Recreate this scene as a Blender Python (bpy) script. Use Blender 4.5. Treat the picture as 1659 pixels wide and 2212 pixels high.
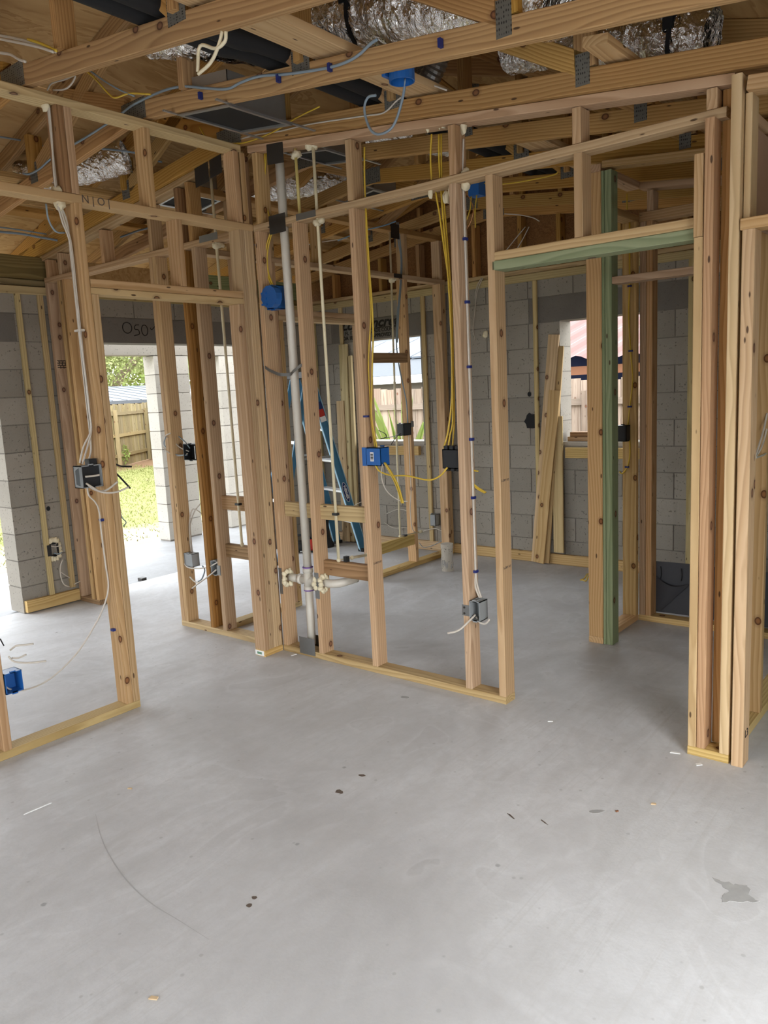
import bpy, bmesh, math, random
from mathutils import Vector, Matrix
random.seed(7)
for o in list(bpy.data.objects): bpy.data.objects.remove(o)
SC = bpy.context.scene
COL = SC.collection

# ---------------------------------------------------------------- camera
cam_d = bpy.data.cameras.new('camera'); cam = bpy.data.objects.new('camera', cam_d); COL.objects.link(cam)
def cam_matrix(yaw, pit, rol, loc):
    f = Vector((math.sin(yaw)*math.cos(pit), math.cos(yaw)*math.cos(pit), -math.sin(pit)))
    r = Vector((math.cos(yaw), -math.sin(yaw), 0)); u = r.cross(f)
    r2 = r*math.cos(rol) + u*math.sin(rol); u2 = -r*math.sin(rol) + u*math.cos(rol)
    m = Matrix((r2, u2, -f)).transposed().to_4x4(); m.translation = loc
    return m
cam.matrix_world = cam_matrix(-0.68629785, 0.15577808, -0.04963358, (3.426, -3.142, 1.55))
cam_d.sensor_fit = 'HORIZONTAL'; cam_d.sensor_width = 36.0; cam_d.lens = 1683.49/1659*36.0
cam_d.clip_start = 0.02; cam_d.clip_end = 300
SC.camera = cam

# ---------------------------------------------------------------- sky, light, exposure
W = bpy.data.worlds.new('sky'); SC.world = W; W.use_nodes = True
bg = W.node_tree.nodes['Background']; bg.inputs[0].default_value = (0.90, 0.95, 1.0, 1); bg.inputs[1].default_value = 1.0
SC.view_settings.view_transform = 'Standard'; SC.view_settings.look = 'None'
SC.view_settings.gamma = 1; SC.view_settings.use_curve_mapping = False
SC.view_settings.exposure = 2.87
sd = bpy.data.lights.new('sun', 'SUN'); sd.energy = 0.4; sd.angle = math.radians(50); sd.color = (1, .98, .95)
sun = bpy.data.objects.new('sun', sd); COL.objects.link(sun); sun.rotation_euler = Vector((-.70, .52, -.50)).to_track_quat('-Z', 'Y').to_euler()

# ---------------------------------------------------------------- helpers
WM = {}
def place(o, M, parent=None):
    COL.objects.link(o); WM[o] = M.copy()
    if parent is not None:
        o.parent = parent; o.matrix_basis = WM[parent].inverted() @ M
    else: o.matrix_basis = M
    return o
def tag(o, label=None, cat=None, group=None, kind=None):
    if label: o['label'] = label
    if cat: o['category'] = cat
    if group: o['group'] = group
    if kind: o['kind'] = kind
    return o
def thing(name, loc, label, cat, group=None, kind=None):
    o = bpy.data.objects.new(name, None); o.empty_display_size = .1
    place(o, Matrix.Translation(loc)); return tag(o, label, cat, group, kind)
MESH = {}
def prism_mesh(a, b, L, ch):
    k = (round(a, 4), round(b, 4), round(L, 4), ch)
    if k in MESH: return MESH[k]
    x, y, h = a/2, b/2, L/2
    if ch: prof = [(-x+ch, -y), (x-ch, -y), (x, -y+ch), (x, y-ch), (x-ch, y), (-x+ch, y), (-x, y-ch), (-x, -y+ch)]
    else: prof = [(-x, -y), (x, -y), (x, y), (-x, y)]
    n = len(prof); vs = [(p[0], p[1], -h) for p in prof] + [(p[0], p[1], h) for p in prof]
    fs = [tuple(reversed(range(n))), tuple(range(n, 2*n))] + [(i, (i+1) % n, n+(i+1) % n, n+i) for i in range(n)]
    me = bpy.data.meshes.new('piece'); me.from_pydata(vs, [], fs); MESH[k] = me
    return me
def finish(name, me, mat, M, parent):
    if me.materials: 
        if me.materials[0] != mat:
            me = me.copy(); me.materials.clear(); me.materials.append(mat)
    else: me.materials.append(mat)
    return place(bpy.data.objects.new(name, me), M, parent)
MM = {}
def box(name, x0, x1, y0, y1, z0, z1, mat, parent=None, ch=.003):
    d = (x1-x0, y1-y0, z1-z0); c = Vector(((x0+x1)/2, (y0+y1)/2, (z0+z1)/2))
    ax = max(range(3), key=lambda i: d[i])
    ex = [Vector((1, 0, 0)), Vector((0, 1, 0)), Vector((0, 0, 1))]
    l = [(ax+1) % 3, (ax+2) % 3, ax]
    R = Matrix((ex[l[0]], ex[l[1]], ex[l[2]])).transposed().to_4x4()
    return piece(name, d[l[0]], d[l[1]], d[l[2]], ch, mat, Matrix.Translation(c) @ R, parent)
def piece(name, a, b, L, ch, mat, M, parent):
    k = (round(a, 4), round(b, 4), round(L, 4), ch, mat.name)
    if k not in MM:
        me = prism_mesh(a, b, L, ch)
        if me.materials: me = me.copy(); me.materials.clear()
        me.materials.append(mat); MM[k] = me
    return place(bpy.data.objects.new(name, MM[k]), M, parent)
def beam(name, p0, p1, w, h, mat, parent=None, ch=.003, up=(0, 0, 1)):
    """lumber from p0 to p1 (its centre line); w is measured sideways, h along up"""
    p0, p1 = Vector(p0), Vector(p1); lz = (p1-p0).normalized(); up = Vector(up)
    lx = up.cross(lz)
    if lx.length < 1e-4: lx = Vector((1, 0, 0))
    lx.normalize(); ly = lz.cross(lx)
    M = Matrix((lx, ly, lz)).transposed().to_4x4(); M.translation = (p0+p1)/2
    return piece(name, w, h, (p1-p0).length, ch, mat, M, parent)
class MB:
    def __init__(s): s.v = []; s.f = []
    def add(s, vs, fs):
        n = len(s.v); s.v += [tuple(v) for v in vs]; s.f += [tuple(i+n for i in f) for f in fs]; return s
    def box(s, x0, x1, y0, y1, z0, z1):
        return s.add([(x0, y0, z0), (x1, y0, z0), (x1, y1, z0), (x0, y1, z0), (x0, y0, z1), (x1, y0, z1), (x1, y1, z1), (x0, y1, z1)],
                     [(3, 2, 1, 0), (4, 5, 6, 7), (0, 1, 5, 4), (1, 2, 6, 5), (2, 3, 7, 6), (3, 0, 4, 7)])
    def tube(s, pts, r, n=8, cap=True):
        pts = [Vector(p) for p in pts]; rs = r if isinstance(r, (list, tuple)) else [r]*len(pts)
        t = (pts[1]-pts[0]).normalized(); a = t.orthogonal().normalized(); rings = []
        for i, p in enumerate(pts):
            t2 = (pts[min(i+1, len(pts)-1)]-pts[max(i-1, 0)])
            if t2.length > 1e-9: t2.normalize(); a = (a-t2*a.dot(t2)); a = a.normalized() if a.length > 1e-6 else t2.orthogonal().normalized(); t = t2
            b = t.cross(a)
            rings.append([p+(a*math.cos(2*math.pi*k/n)+b*math.sin(2*math.pi*k/n))*rs[i] for k in range(n)])
        base = [v for rg in rings for v in rg]; fs = []
        for i in range(len(rings)-1):
            for k in range(n): fs.append((i*n+k, i*n+(k+1) % n, (i+1)*n+(k+1) % n, (i+1)*n+k))
        if cap: fs += [tuple(reversed(range(n))), tuple((len(rings)-1)*n+k for k in range(n))]
        return s.add(base, fs)
    def ball(s, c, r, n=8, m=6, jit=0):
        vs = []; 
        for i in range(m+1):
            th = math.pi*i/m
            for k in range(n):
                rr = 1+random.uniform(-jit, jit) if 0 < i < m else 1
                vs.append((c[0]+r[0]*rr*math.sin(th)*math.cos(2*math.pi*k/n), c[1]+r[1]*rr*math.sin(th)*math.sin(2*math.pi*k/n), c[2]+r[2]*rr*math.cos(th)))
        return s.add(vs, [(i*n+k, (i+1)*n+k, (i+1)*n+(k+1) % n, i*n+(k+1) % n) for i in range(m) for k in range(n)])
    def build(s, name, mat, parent=None, origin=None, smooth=False):
        o0 = Vector(origin) if origin is not None else (WM[parent].translation if parent is not None else Vector(s.v[0]))
        me = bpy.data.meshes.new(name); me.from_pydata([Vector(v)-o0 for v in s.v], [], s.f); me.materials.append(mat)
        if smooth: me.shade_smooth()
        return place(bpy.data.objects.new(name, me), Matrix.Translation(o0), parent)
def smooth_path(pts, sub=6):
    P = [Vector(p) for p in pts]
    if len(P) < 3: return P
    Q = [P[0]*2-P[1]]+P+[P[-1]*2-P[-2]]; out = []
    for i in range(1, len(Q)-2):
        for k in range(sub):
            t = k/sub; a, b, c, d = Q[i-1], Q[i], Q[i+1], Q[i+2]
            out.append(.5*((2*b)+(c-a)*t+(2*a-5*b+4*c-d)*t*t+(3*b-a-3*c+d)*t**3))
    return out+[P[-1]]
def cable(name, pts, r, mat, parent=None, sub=5, n=6):
    return MB().tube(smooth_path(pts, sub), r, n).build(name, mat, parent, smooth=True)
def text(name, s, size, M, mat, parent, shear=0, bold=0, align='CENTER', xs=1):
    c = bpy.data.curves.new(name, 'FONT'); c.body = s; c.size = size; c.align_x = align; c.align_y = 'CENTER'; c.extrude = .0006; c.shear = shear; c.offset = bold
    t = bpy.data.objects.new('tmp', c); COL.objects.link(t); dg = bpy.context.evaluated_depsgraph_get()
    me = bpy.data.meshes.new_from_object(t.evaluated_get(dg)); bpy.data.objects.remove(t); bpy.data.curves.remove(c)
    if xs != 1:
        for v in me.vertices: v.co.x *= xs
    me.materials.clear(); me.materials.append(mat)
    return place(bpy.data.objects.new(name, me), M, parent)
def frame(o, x, y):
    """matrix with origin o, local x along x and local y along y"""
    x = Vector(x).normalized(); y = Vector(y); y = (y-x*y.dot(x)).normalized(); z = x.cross(y)
    m = Matrix((x, y, z)).transposed().to_4x4(); m.translation = o; return m

# ---------------------------------------------------------------- materials
class NT:
    def __init__(s, name):
        s.m = bpy.data.materials.new(name); s.m.use_nodes = True; s.t = s.m.node_tree; s.n = s.t.nodes; s.bsdf = s.n['Principled BSDF']
    def add(s, typ, **k):
        nd = s.n.new(typ)
        for a, b in k.items():
            if a == 'ins':
                for i, v in b.items():
                    if hasattr(v, 'is_linked') or isinstance(v, bpy.types.NodeSocket): s.t.links.new(v, nd.inputs[i])
                    else: nd.inputs[i].default_value = v
            else: setattr(nd, a, b)
        return nd
    def math(s, op, a, b=0., c=None):
        ins = {0: a, 1: b}
        if c is not None: ins[2] = c
        return s.add('ShaderNodeMath', operation=op, ins=ins).outputs[0]
    def vmath(s, op, a, b): return s.add('ShaderNodeVectorMath', operation=op, ins={0: a, 1: b}).outputs[0]
    def ramp(s, fac, stops, interp='LINEAR'):
        nd = s.add('ShaderNodeValToRGB', ins={0: fac}); cr = nd.color_ramp; cr.interpolation = interp
        while len(cr.elements) < len(stops): cr.elements.new(.5)
        for e, (p, c) in zip(cr.elements, stops): e.position = p; e.color = (*c, 1) if len(c) == 3 else c
        return nd.outputs[0]
    def mix(s, fac, a, b, typ='MIX'):
        nd = s.add('ShaderNodeMix', data_type='RGBA', blend_type=typ)
        for k, v in ((0, fac), (6, a), (7, b)):
            if isinstance(v, bpy.types.NodeSocket): s.t.links.new(v, nd.inputs[k])
            else: nd.inputs[k].default_value = (*v, 1) if isinstance(v, tuple) and len(v) == 3 else v
        return nd.outputs[2]
    def noise(s, vec, scale, detail=4, rough=.55, dist=0.):
        return s.add('ShaderNodeTexNoise', ins={'Vector': vec, 'Scale': scale, 'Detail': detail, 'Roughness': rough, 'Distortion': dist}).outputs[0]
    def out(s, col, rough=.7, metal=0., bump=None, bs=.2, bd=.01, spec=.3):
        b = s.bsdf
        for k, v in (('Base Color', col), ('Roughness', rough), ('Metallic', metal)):
            if isinstance(v, bpy.types.NodeSocket): s.t.links.new(v, b.inputs[k])
            else: b.inputs[k].default_value = (*v, 1) if isinstance(v, tuple) else v
        b.inputs['Specular IOR Level'].default_value = spec
        if bump is not None:
            bn = s.add('ShaderNodeBump', ins={'Height': bump, 'Strength': bs, 'Distance': bd}); s.t.links.new(bn.outputs[0], b.inputs['Normal'])
        return s.m
def plain(name, col, rough=.6, metal=0., var=.06, spec=.3):
    t = NT(name); co = t.add('ShaderNodeTexCoord').outputs['Object']
    n = t.noise(co, 25, 3); c = t.mix(n, tuple(max(0, x*(1-var)) for x in col), tuple(min(1, x*(1+var)) for x in col))
    return t.out(c, rough, metal, spec=spec)
def wood(name, light, mid, dark, ring=55., knot=.05, vary=.12, rough=.75):
    t = NT(name); co = t.add('ShaderNodeTexCoord').outputs['Object']; rnd = t.add('ShaderNodeObjectInfo').outputs['Random']
    xyz = t.add('ShaderNodeSeparateXYZ', ins={0: co}).outputs; x, y, z = xyz[0], xyz[1], xyz[2]
    r2 = t.math('FRACT', t.math('MULTIPLY', rnd, 13.7)); r3 = t.math('FRACT', t.math('MULTIPLY', rnd, 41.3))
    zz = t.math('ADD', z, t.math('MULTIPLY', rnd, 60.))
    base = t.add('ShaderNodeCombineXYZ', ins={0: x, 1: y, 2: zz}).outputs[0]
    wob = t.noise(t.vmath('MULTIPLY', base, (3, 3, .9)), 1.0, 2)
    wob2 = t.noise(t.vmath('MULTIPLY', base, (9, 9, 1.7)), 1.0, 3)
    vx = t.math('ADD', x, t.math('MULTIPLY', t.math('SUBTRACT', r2, .5), .16))
    vy = t.math('ADD', y, t.math('MULTIPLY_ADD', r3, .1, .02))
    vx = t.math('ADD', vx, t.math('MULTIPLY', t.math('SUBTRACT', wob, .5), .11))
    vy = t.math('ADD', vy, t.math('MULTIPLY', t.math('SUBTRACT', wob2, .5), .03))
    rr = t.math('SQRT', t.math('ADD', t.math('MULTIPLY', vx, vx), t.math('MULTIPLY', vy, vy)))
    v = t.math('FRACT', t.math('MULTIPLY', rr, ring))
    col = t.ramp(v, [(0, light), (.45, mid), (.82, dark), (1, light)])
    fine = t.noise(t.vmath('MULTIPLY', base, (170, 170, 4)), 1.0, 3)
    col = t.mix(t.math('MULTIPLY', fine, .35), col, mid)
    soft = t.noise(t.vmath('MULTIPLY', base, (5, 5, 1.2)), 1.0, 3)
    col = t.mix(t.math('MULTIPLY', soft, .55), col, tuple((a+b)/2 for a, b in zip(light, mid)))
    if knot:
        uv = t.add('ShaderNodeCombineXYZ', ins={0: t.math('MULTIPLY', t.math('ADD', x, y), 6.), 1: t.math('MULTIPLY', zz, 4.6), 2: 0.}).outputs[0]
        vn = t.add('ShaderNodeTexVoronoi', voronoi_dimensions='2D', ins={'Vector': uv, 'Scale': 1.0}); vo = vn.outputs['Distance']
        pick = t.math('LESS_THAN', t.add('ShaderNodeSeparateXYZ', ins={0: vn.outputs['Color']}).outputs[0], min(.9, knot*5.5))
        k = t.ramp(vo, [(.045, (.85, .85, .85)), (.075, (1, 1, 1)), (.09, (.3, .3, .3)), (.16, (0, 0, 0))])
        col = t.mix(t.math('MULTIPLY', k, pick), col, t.ramp(vo, [(.03, (.20, .08, .035)), (.07, (.07, .025, .012))]))
        vo2 = t.add('ShaderNodeTexVoronoi', ins={'Vector': t.vmath('MULTIPLY', base, (17, 17, 5.3)), 'Scale': 1.0}).outputs['Distance']
        k2 = t.ramp(vo2, [(.06, (.9, .9, .9)), (.09, (0, 0, 0))]); col = t.mix(k2, col, (.06, .03, .015))
    hsv = t.add('ShaderNodeHueSaturation', ins={'Color': col, 'Hue': t.math('MULTIPLY_ADD', r3, .014, .493), 'Saturation': t.math('MULTIPLY_ADD', r2, .25, .88), 'Value': t.math('MULTIPLY_ADD', rnd, vary*2, 1-vary)})
    return t.out(hsv.outputs[0], rough, 0, bump=fine, bs=.12, bd=.004, spec=.22)
M = {}
M['stud'] = wood('stud_wood', (.545, .375, .22), (.445, .285, .15), (.33, .195, .09), 60)
M['stud_dark'] = wood('dark_stud_wood', (.40, .22, .10), (.30, .145, .06), (.16, .07, .025), 50)
M['stud_red'] = wood('reddish_stud_wood', (.56, .33, .165), (.46, .25, .115), (.31, .145, .06), 85, 0.02)
M['pale'] = wood('pale_pine', (.63, .45, .255), (.53, .355, .18), (.38, .235, .105), 60, .075)
M['truss'] = wood('truss_lumber', (.52, .315, .12), (.405, .225, .078), (.24, .115, .034), 75, .03)
M['pt'] = wood('treated_lumber', (.60, .445, .215), (.49, .34, .145), (.33, .215, .08), 70, .03)
M['ptdark'] = wood('brown_treated_lumber', (.36, .22, .10), (.27, .155, .065), (.15, .08, .03), 60, .03)
M['furr'] = wood('furring_wood', (.58, .465, .255), (.48, .37, .185), (.36, .265, .115), 60, .02)
M['green'] = wood('green_treated_lumber', (.30, .335, .185), (.215, .255, .125), (.13, .165, .075), 60, .04)
M['ptbeam'] = wood('dark_treated_beam', (.27, .21, .095), (.20, .15, .06), (.12, .09, .035), 60, .02)
M['greenply'] = plain('green_board', (.12, .24, .15), .8)
M['fence'] = wood('weathered_fence_wood', (.30, .245, .13), (.22, .165, .08), (.11, .08, .04), 60, .03, .25)
M['fencegrey'] = wood('grey_fence_wood', (.30, .24, .19), (.22, .165, .125), (.12, .08, .06), 60, .03, .2)
M['bark'] = wood('bark', (.22, .17, .12), (.15, .11, .08), (.07, .05, .035), 40, 0)
def conc(name='concrete_floor', gain=1.):
    t = NT(name); co = t.add('ShaderNodeTexCoord').outputs['Object']
    n1 = t.noise(co, .9, 5, .6, .8); n2 = t.noise(co, 4.5, 6, .65, 1.2); n3 = t.noise(t.vmath('MULTIPLY', co, (14, 3.5, 1)), 1.0, 5, .6, 1.5); n4 = t.noise(co, 90, 3, .6)
    sw = t.noise(co, 1.3, 2, .5, 2.5)
    c = t.ramp(n1, [(.34, (.42, .412, .41)), (.5, (.53, .527, .53)), (.66, (.625, .628, .638))])
    c = t.mix(t.math('MULTIPLY', t.ramp(n2, [(.35, (0, 0, 0)), (.75, (1, 1, 1))]), .45), c, (.57, .57, .575))
    c = t.mix(t.math('MULTIPLY', t.ramp(n3, [(.47, (0, 0, 0)), (.64, (1, 1, 1))]), .42), c, (.44, .43, .42))
    arc = t.ramp(sw, [(.52, (0, 0, 0)), (.6, (1, 1, 1)), (.615, (0, 0, 0))])
    c = t.mix(t.math('MULTIPLY', arc, .26), c, (.68, .685, .695))
    sc = t.noise(t.vmath('MULTIPLY', co, (2.2, 26, 1)), 1.0, 4, .6, 2.2); c = t.mix(t.math('MULTIPLY', t.ramp(sc, [(.54, (0, 0, 0)), (.64, (1, 1, 1))]), .36), c, (.49, .48, .47))
    vo = t.add('ShaderNodeTexVoronoi', ins={'Vector': co, 'Scale': 3.2}).outputs['Distance']
    sp = t.ramp(t.math('ADD', vo, t.math('MULTIPLY', n4, .03)), [(.035, (1, 1, 1)), (.05, (0, 0, 0))]); c = t.mix(t.math('MULTIPLY', sp, .6), c, (.17, .165, .16))
    vo = t.add('ShaderNodeTexVoronoi', ins={'Vector': co, 'Scale': 11.}).outputs['Distance']
    sp = t.ramp(vo, [(.05, (1, 1, 1)), (.085, (0, 0, 0))]); c = t.mix(t.math('MULTIPLY', sp, .4), c, (.25, .24, .23))
    n5 = t.noise(co, 22, 8, .7, .6); c = t.mix(t.math('MULTIPLY', t.ramp(n5, [(.42, (0, 0, 0)), (.7, (1, 1, 1))]), .34), c, (.40, .395, .385))
    c = t.mix(t.math('MULTIPLY', n4, .16), c, (.46, .455, .45))
    if gain != 1: c = t.mix(1., c, (gain, gain, gain), 'MULTIPLY')
    return t.out(c, t.math('MULTIPLY_ADD', n2, .25, .5), 0, bump=t.math('ADD', n3, t.math('MULTIPLY', n4, .4)), bs=.3, bd=.004, spec=.35)
M['floor'] = conc(); M['patio'] = conc('weathered_patio_concrete', .5)
def blockm(name, a, b, sp=.3):
    t = NT(name); co = t.add('ShaderNodeTexCoord').outputs['Object']; rnd = t.add('ShaderNodeObjectInfo').outputs['Random']
    v = t.vmath('ADD', co, t.add('ShaderNodeCombineXYZ', ins={0: t.math('MULTIPLY', rnd, 40.), 1: t.math('MULTIPLY', rnd, 17.), 2: rnd}).outputs[0])
    n = t.noise(v, 6, 4); f = t.noise(v, 150, 3, .7); p = t.noise(v, 60, 2, .5)
    c = t.mix(n, a, b); c = t.mix(t.math('MULTIPLY', f, .4), c, tuple(x*.6 for x in a))
    pit = t.ramp(p, [(.29, (1, 1, 1)), (.36, (0, 0, 0))]); c = t.mix(t.math('MULTIPLY', pit, sp*2), c, (.07, .065, .06))
    hs = t.add('ShaderNodeHueSaturation', ins={'Color': c, 'Value': t.math('MULTIPLY_ADD', rnd, .2, .9)}).outputs[0]
    return t.out(hs, .9, 0, bump=t.math('SUBTRACT', f, t.math('MULTIPLY', pit, 1.)), bs=.35, bd=.004, spec=.15)
M['block'] = blockm('concrete_block', (.30, .272, .23), (.375, .342, .294))
M['blockpale'] = blockm('pale_block', (.40, .37, .325), (.50, .465, .41), .2)
M['mortar'] = blockm('mortar', (.20, .18, .155), (.26, .235, .205))
M['lintel'] = blockm('dark_lintel_concrete', (.17, .155, .135), (.235, .215, .19), .1)
M['plastic_white'] = plain('white_pvc', (.64, .605, .53), .35, spec=.5)
M['cpvc'] = plain('cream_cpvc', (.70, .62, .42), .4, spec=.5)
M['cpvc_y'] = plain('yellow_cpvc', (.58, .46, .16), .4, spec=.5)
M['foam'] = plain('spray_foam', (.74, .66, .47), .8, var=.15)
M['nm_white'] = plain('white_cable', (.55, .50, .43), .45, spec=.4)
M['nm_grey'] = plain('grey_blue_cable', (.23, .29, .34), .45, spec=.4)
M['nm_blue'] = plain('blue_cable', (.16, .28, .42), .45, spec=.4)
M['nm_yellow'] = plain('yellow_cable', (.62, .42, .045), .45, spec=.4)
M['nm_black'] = plain('black_cable', (.025, .025, .027), .5)
M['copper'] = plain('bare_copper', (.45, .22, .10), .4, .7)
M['steel'] = plain('galvanised_steel', (.42, .43, .43), .42, .85)
def tooth():
    t = NT('toothed_plate'); co = t.add('ShaderNodeTexCoord').outputs['Object']
    v = t.add('ShaderNodeTexVoronoi', ins={'Vector': t.vmath('MULTIPLY', co, (110, 110, 60)), 'Scale': 1.0, 'Randomness': .25}).outputs['Distance']
    return t.out(t.ramp(v, [(.22, (.035, .033, .03)), (.36, (.17, .165, .145))]), .55, .4)
M['tooth'] = tooth()
M['darksteel'] = plain('dark_nail_plate', (.055, .05, .045), .5, .6)
M['plate'] = plain('grey_nail_plate', (.22, .22, .215), .5, .7)
M['box_blue'] = plain('blue_plastic', (.012, .105, .36), .4, spec=.5)
M['box_black'] = plain('black_plastic', (.022, .023, .025), .45)
M['pvc_dirty'] = blockm('stained_pvc', (.60, .56, .48), (.42, .37, .30), .5)
M['box_grey'] = plain('grey_plastic', (.27, .285, .29), .5)
M['staple'] = plain('blue_staple', (.02, .03, .16), .5)
M['black'] = plain('black_foam_and_shade', (.015, .015, .016), .8)  # foam, rubber and straps, also the painted shade inside the boots
M['liner'] = plain('dark_grey_liner', (.045, .045, .05), .5)
M['purple'] = plain('purple_primer', (.16, .07, .33), .5)
M['ladder_blue'] = plain('ladder_blue', (.045, .16, .27), .5)
M['ladder_edge'] = plain('ladder_blue_edge', (.28, .45, .56), .5)
M['alu'] = plain('aluminium', (.72, .72, .72), .4, .5)
M['ink'] = plain('black_ink', (.02, .018, .016), .8)
M['pencil'] = plain('pencil_mark', (.12, .09, .07), .8)
M['white'] = plain('white_label', (.75, .75, .73), .6)
M['red'] = plain('red_plastic', (.42, .03, .02), .45)
M['orange'] = plain('orange_timber', (.20, .085, .04), .7)
M['scuff'] = plain('grey_scuff', (.42, .415, .41), .7); M['smear'] = plain('pale_smear', (.62, .625, .635), .6)
M['stain'] = plain('rough_patch', (.33, .325, .315), .9, var=.2)
M['chip'] = plain('wood_chip', (.62, .46, .28), .8)
def foil():
    t = NT('crinkled_foil'); co = t.add('ShaderNodeTexCoord').outputs['Object']
    n = t.noise(t.vmath('MULTIPLY', co, (40, 26, 26)), 1.0, 4, .6, 1.)
    return t.out((.86, .84, .81), .16, 1., bump=n, bs=.8, bd=.02)
M['foil'] = foil()
def ply(name, a, b, sc):
    t = NT(name); co = t.add('ShaderNodeTexCoord').outputs['Object']; rnd = t.add('ShaderNodeObjectInfo').outputs['Random']
    v = t.vmath('ADD', co, t.add('ShaderNodeCombineXYZ', ins={0: t.math('MULTIPLY', rnd, 30.), 1: rnd, 2: 0.}).outputs[0])
    n = t.noise(t.vmath('MULTIPLY', v, sc), 1.0, 4, .6, 1.5); w = t.math('FRACT', t.math('MULTIPLY', n, 7.))
    c = t.ramp(w, [(0, a), (.6, tuple((x+y)/2 for x, y in zip(a, b))), (.9, b), (1, a)])
    return t.out(c, .75, 0, spec=.2)
M['ply'] = ply('roof_plywood', (.52, .335, .15), (.38, .22, .085), (3, .9, 3))
M['osb'] = ply('osb_board', (.27, .135, .05), (.15, .065, .022), (12, 12, 17))
M['brown'] = plain('brown_board', (.36, .22, .14), .8)
def leafm(name, a, b):
    t = NT(name); rnd = t.add('ShaderNodeTexCoord').outputs['Object']; n = t.noise(rnd, 4, 2)
    c = t.mix(n, a, b); t.bsdf.inputs['Transmission Weight'].default_value = 0
    return t.out(c, .6, 0, spec=.2)
M['leaf'] = leafm('tree_leaf', (.10, .125, .03), (.24, .25, .10)); M['leaf2'] = leafm('bright_leaf', (.14, .20, .04), (.25, .30, .08))
M['grass'] = leafm('grass_blade', (.13, .16, .035), (.25, .25, .09))
def ground():
    t = NT('yard_ground'); co = t.add('ShaderNodeTexCoord').outputs['Object']
    n = t.noise(co, .55, 5, .65); n2 = t.noise(co, 5, 4)
    xs = t.add('ShaderNodeSeparateXYZ', ins={0: co}).outputs[0]
    near = t.ramp(t.math('ADD', t.math('MULTIPLY_ADD', xs, .2, 1.75), t.math('MULTIPLY', t.math('SUBTRACT', n, .5), .9)), [(.42, (0, 0, 0)), (.6, (1, 1, 1))])
    far = t.ramp(t.math('ADD', t.math('MULTIPLY_ADD', xs, -.25, -3.35), t.math('MULTIPLY', t.math('SUBTRACT', n2, .5), .5)), [(.3, (0, 0, 0)), (.45, (1, 1, 1))])
    g = t.mix(n2, (.15, .17, .05), (.24, .23, .09)); g = t.mix(t.ramp(n, [(.55, (0, 0, 0)), (.75, (1, 1, 1))]), g, (.22, .19, .11))
    d = t.mix(n2, (.22, .18, .13), (.30, .26, .19)); c = t.mix(near, g, d)
    c = t.mix(far, c, t.mix(n2, (.15, .08, .045), (.21, .14, .08)))
    return t.out(c, .95, 0, spec=.1)
M['ground'] = ground()
M['roofwhite'] = plain('white_metal_roof', (.15, .165, .185), .5); M['rooflines'] = plain('grey_shingle', (.085, .092, .10), .9, var=.15)
M['redroof'] = plain('red_metal_roof', (.125, .045, .036), .6); M['stucco'] = plain('stucco', (.19, .165, .14), .9); M['panel'] = plain('solar_panel', (.12, .135, .155), .7)
M['blue_dark'] = plain('dark_blue_tarp', (.02, .035, .11), .6)
# ---------------------------------------------------------------- setting: slab, block walls, roof
PK = -0.12
def zc(x):      # underside of the truss bottom chords
    return 2.9275-.125*x if x > PK else 2.9425+.125*(x-PK)
def zr(x):      # underside of the top chords
    return 3.53-.29*abs(x-.3)
box('floor', -2.45, 4.2, -5.2, 3.05, -.25, 0, M['floor'], ch=0); tag(bpy.data.objects['floor'], 'light grey concrete slab floor with swirls and stains', 'floor', kind='structure')
o = box('bounce_slab', -3.5, 12, -16, -5.2, -.25, -.02, M['floor'], ch=0); tag(o, 'concrete driveway added unseen behind the photographer to bounce daylight', 'bounce_slab', kind='structure')  # unseen slab added to bounce daylight into the building
o = box('side_bounce_slab', 4.2, 9, -5.2, .5, -.25, -.02, M['floor'], ch=0); tag(o, 'concrete side slab added unseen right of the photographer to bounce daylight', 'patio', kind='structure')  # likewise added out of view, reflects sky light through the right opening
o = box('patio_slab', -4.05, -2.45, -3.0, 3.4, -.25, -.012, M['patio'], ch=0); tag(o, 'sunlit concrete patio slab outside the wide opening', 'patio', kind='structure')
g = MB(); N = 24
g.box(-45, 25, -30, 45, -.6, -.22); o = g.build('ground', M['ground'], origin=(0, 0, 0)); tag(o, 'patchy lawn and bare dirt behind the patio', 'ground', kind='structure')

BL, BH = .4064, .2032
def courses(parent, along, lo, hi, fixed0, fixed1, opens, mat, ncourse=12, skip=None, start=0.):
    """individual blocks; along 'x' or 'y'; opens = [(a0,a1,z0,z1)]"""
    for c in range(ncourse):
        z0 = c*BH; zm = z0+BH/2; segs = [(lo, hi)]
        for (a0, a1, q0, q1) in opens:
            if q0 < zm < q1:
                ns = []
                for (s0, s1) in segs:
                    if a1 <= s0 or a0 >= s1: ns.append((s0, s1)); continue
                    if a0 > s0: ns.append((s0, a0))
                    if a1 < s1: ns.append((a1, s1))
                segs = ns
        for (s0, s1) in segs:
            k = math.floor((s0-start-(BL/2 if c % 2 else 0))/BL); e = start+(BL/2 if c % 2 else 0)+k*BL
            while e < s1-1e-6:
                a, b = max(e, s0), min(e+BL, s1); e += BL
                if b-a < .05: continue
                if skip and skip(a, b, z0): continue
                a += .0045; b -= .0045
                args = (a, b, fixed0, fixed1) if along == 'x' else (fixed0, fixed1, a, b)
                ob = box('block', *args, z0+.0045, z0+BH-.0045, mat, parent, ch=.0)
def core(name, lab, parts, mat):
    m = MB()
    for p in parts: m.box(*p)
    o = m.build(name, mat, origin=(parts[0][0], parts[0][2], 0)); return tag(o, lab, 'wall', kind='structure')
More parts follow.
